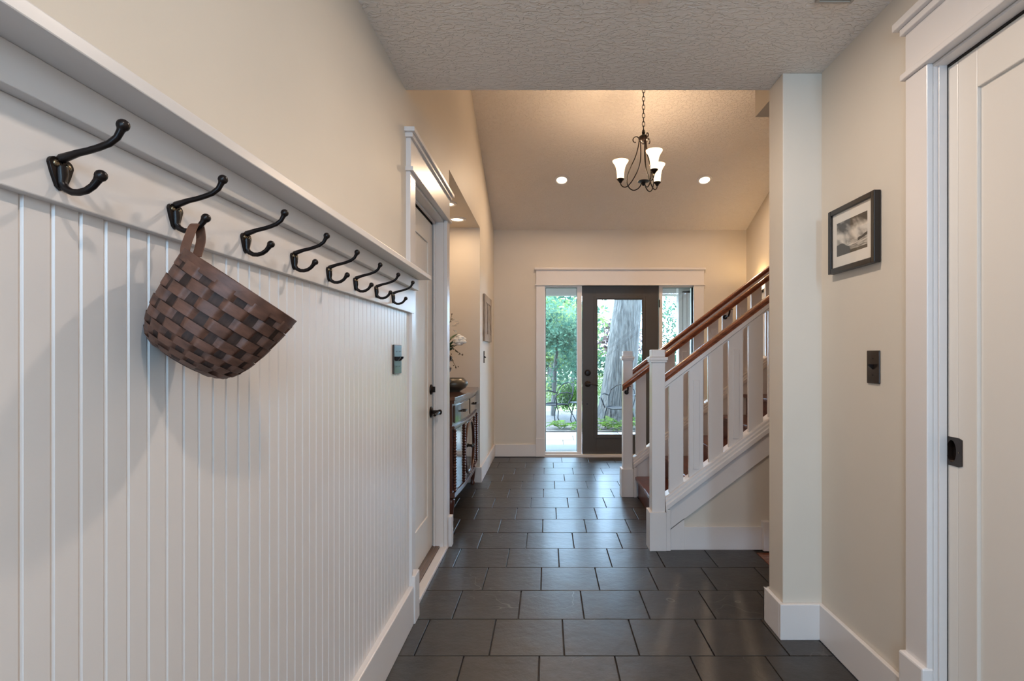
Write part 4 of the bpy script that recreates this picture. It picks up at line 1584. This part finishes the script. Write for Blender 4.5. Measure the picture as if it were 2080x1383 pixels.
trees = [
    # name, label, x, y, trunk r, trunk top, crown centre z, crown radii, leaves, size, material
    ('young_tree', 'slim young tree with loose teal foliage seen through the left sidelight', 0.12, 11.6, 0.045, 2.0, 1.55, (0.75, 0.8, 0.85), 5200, 0.08, LEAF_TEAL),
    ('conifer', 'narrow dark green conifer behind the patio chair in the left sidelight', 0.82, 14.2, 0.05, 1.6, 1.25, (0.30, 0.35, 0.85), 2600, 0.09, LEAF_DARK),
    ('leafy_tree', 'broad yellow green tree behind the young tree, left sidelight', -0.6, 18.0, 0.14, 2.2, 2.1, (2.0, 1.6, 1.2), 5200, 0.16, LEAF_LIME),
    ('leafy_tree', 'airy teal green tree high behind the left sidelight', 0.2, 22.0, 0.16, 2.5, 2.5, (1.6, 1.6, 1.3), 4200, 0.2, LEAF_TEAL),
    ('leafy_tree', 'muted plum leaved tree left of the big trunk', 3.2, 24.0, 0.14, 1.6, 1.9, (0.9, 1.0, 0.9), 2600, 0.17, LEAF_PLUM),
    ('leafy_tree', 'small light green tree between the big trunk and the siding', 4.3, 17.5, 0.09, 2.0, 1.9, (1.1, 1.2, 1.5), 3000, 0.12, LEAF_TEAL),
    ('leafy_tree', 'distant pale green tree behind the siding wing', 8.8, 26.0, 0.16, 3.0, 3.2, (2.4, 2.0, 2.2), 2800, 0.2, LEAF_LIME),
    ('leafy_tree', 'tall dense teal tree filling the view behind the left sidelight', 0.2, 27.0, 0.2, 2.0, 2.4, (2.4, 1.6, 1.7), 9000, 0.24, LEAF_TEAL),
    ('leafy_tree', 'lime green small tree in mid garden behind the young tree', 0.7, 15.6, 0.06, 1.3, 1.7, (0.8, 0.8, 0.8), 2600, 0.10, LEAF_LIME),
    ('leafy_tree', 'distant teal tree far beyond the left window edge', -4.5, 24.0, 0.2, 3.0, 4.0, (3.0, 2.0, 3.0), 4200, 0.22, LEAF_TEAL),
]
for i, (nm, lab, x, y, tr, tz, cz, rd, nl, sz_, mt) in enumerate(trees):
    q = thing(nm, lab, 'tree', (x, y, -0.1), 'garden trees beyond the patio')
    MB().tube([(x, y, -0.12), (x+0.03, y, tz*0.4), (x+0.10, y+0.02, tz*0.75), (x+0.08, y, tz)], [tr*1.2, tr, tr*0.8, tr*0.5], 10).build('trunk', BARK, q)
    foliage(nl, (x+0.05, y, cz), rd, sz_, 40+i).build('foliage', mt, q)
bushes = [
    ('bright green bush behind the left patio chair', 0.50, 10.9, 0.30, (0.30, 0.25, 0.24), 900, 0.07, FERN),
    ('low lime shrub row at the lawn edge left', -0.2, 15.5, 0.25, (1.8, 0.5, 0.30), 2600, 0.08, LEAF_LIME),
    ('low green shrubs at the lawn edge left of the big trunk', 2.6, 16.5, 0.40, (1.3, 0.6, 0.5), 2600, 0.09, LEAF_LIME),
    ('dense hedge at the far end of the lawn', 2.0, 30.0, 0.8, (9.0, 1.0, 0.9), 6500, 0.22, LEAF_TEAL),
    ('small green plant clump right of the big trunk', 1.95, 10.1, 0.12, (0.22, 0.2, 0.18), 700, 0.06, FERN),
]
for i, (lab, x, y, z, rd, nl, sz_, mt) in enumerate(bushes):
    foliage(nl, (x, y, z), rd, sz_, 80+i, 0.5, 16).build('bush', mt)
    o = bpy.data.objects[-1] if False else [q for q in COL.objects if q.name.startswith('bush')][-1]
    tag(o, lab, 'bush', 'garden shrubs')


def fern(x, y, z, R, label):
    t = thing('fern', label, 'plant', (x, y, z), 'ferns along the patio edge')
    rnd = random.Random(int(x*1000))
    for k in range(9):
        a = 2*PI*k/9+rnd.uniform(-.3, .3)
        m = MB()
        e = rnd.uniform(0.6, 1.2)
        P_ = []
        for i in range(9):
            s = i/8
            P_.append(Vector((x+math.cos(a)*R*s, y+math.sin(a)*R*s, z+R*(e*s*1.5-s*s*1.1))))
        m.tube(P_, 0.003, 4)
        for i in range(1, 9):
            d = (P_[i]-P_[i-1]).normalized()
            s = d.cross(Vector((0, 0, 1))).normalized()
            for sg in (-1, 1):
                leaf(m, P_[i], s*sg+d*0.5, (0, 0, 1), R*0.36*(1-i/10), R*0.10)
        m.build('frond', FERN, t)


for i, (x, y, R, lab) in enumerate([(0.22, 9.50, 0.32, 'fern left of the chair in the left sidelight'), (0.62, 9.46, 0.36, 'fern under the right part of the left sidelight'),
                                    (1.06, 9.46, 0.34, 'fern at the lower left of the door glass'), (1.32, 9.44, 0.34, 'fern in the middle of the door glass, before the trunk'), (1.62, 9.50, 0.32, 'fern behind the rear newel, right of the trunk base')]):
    fern(x, y, -0.09, R, lab)


def iron_chair(x, y, rz, label):
    t = thing('iron_chair', label, 'chair', (x, y, -0.09), 'wrought iron patio chairs')
    t.rotation_euler = (0, 0, rz)
    ir = IRON
    # seat ring with mesh slats
    ring = [(0.22*math.cos(2*PI*i/20), 0.21*math.sin(2*PI*i/20), 0.36+0.01*math.cos(4*PI*i/20)) for i in range(20)]
    s = MB().tube(ring, 0.011, 6, closed=True)
    for k in range(-5, 6):
        xx = k*0.038
        yy = 0.21*math.sqrt(max(0, 1-(xx/0.22)**2))
        s.tube([(xx, -yy, 0.36), (xx, yy, 0.36)], 0.006, 5)
        s.tube([(-yy, xx, 0.357), (yy, xx, 0.357)], 0.005, 5)
    s.build('seat', ir, t, local=True)
    b = MB()
    hoop = [(-0.22, -0.12, 0.36), (-0.25, -0.20, 0.52), (-0.22, -0.26, 0.66), (-0.12, -0.29, 0.74), (0, -0.30, 0.77), (0.12, -0.29, 0.74), (0.22, -0.26, 0.66), (0.25, -0.20, 0.52), (0.22, -0.12, 0.36)]
    b.tube(hoop, 0.011, 6)
    for k in range(-4, 5):
        xx = k*0.045
        b.tube([(xx, -0.19, 0.36), (xx*1.02, -0.25, 0.55), (xx*0.9, -0.285, 0.755-abs(xx)*0.45)], 0.005, 5)
    b.build('backrest', ir, t, local=True)
    for sx in (-1, 1):
        MB().tube([(sx*0.25, -0.21, 0.56), (sx*0.29, -0.05, 0.60), (sx*0.29, 0.12, 0.59), (sx*0.27, 0.20, 0.54), (sx*0.22, 0.14, 0.36)], 0.011, 6).build('armrest', ir, t, local=True)
        MB().tube([(sx*0.19, 0.12, 0.36), (sx*0.21, 0.20, 0.20), (sx*0.20, 0.17, 0.06), (sx*0.20, 0.20, 0.0)], 0.010, 6).build('leg', ir, t, local=True)
        MB().tube([(sx*0.19, -0.14, 0.36), (sx*0.21, -0.22, 0.20), (sx*0.20, -0.20, 0.06), (sx*0.20, -0.24, 0.0)], 0.010, 6).build('leg', ir, t, local=True)


iron_chair(0.16, 10.35, 2.2, 'black wrought iron chair seen through the left sidelight')
iron_chair(1.28, 9.70, 2.75, 'black wrought iron chair in front of the big trunk')
t = thing('side_table', 'small round iron side table between the patio chairs', 'table', (0.62, 10.0, -0.09))
MB().lathe([(0.0001, 0.42), (0.20, 0.42), (0.20, 0.432), (0.0001, 0.432)], (0.62, 10.0, -0.09), 24, cap=False).build('table_top', IRON, t)
for a in (0.3, 2.4, 4.5):
    MB().tube([(0.62+0.17*math.cos(a), 10+0.17*math.sin(a), 0.33), (0.62+0.22*math.cos(a), 10+0.22*math.sin(a), 0.12), (0.62+0.12*math.cos(a), 10+0.12*math.sin(a), -0.02), (0.62+0.17*math.cos(a), 10+0.17*math.sin(a), -0.09)], 0.009, 6).build('leg', IRON, t)
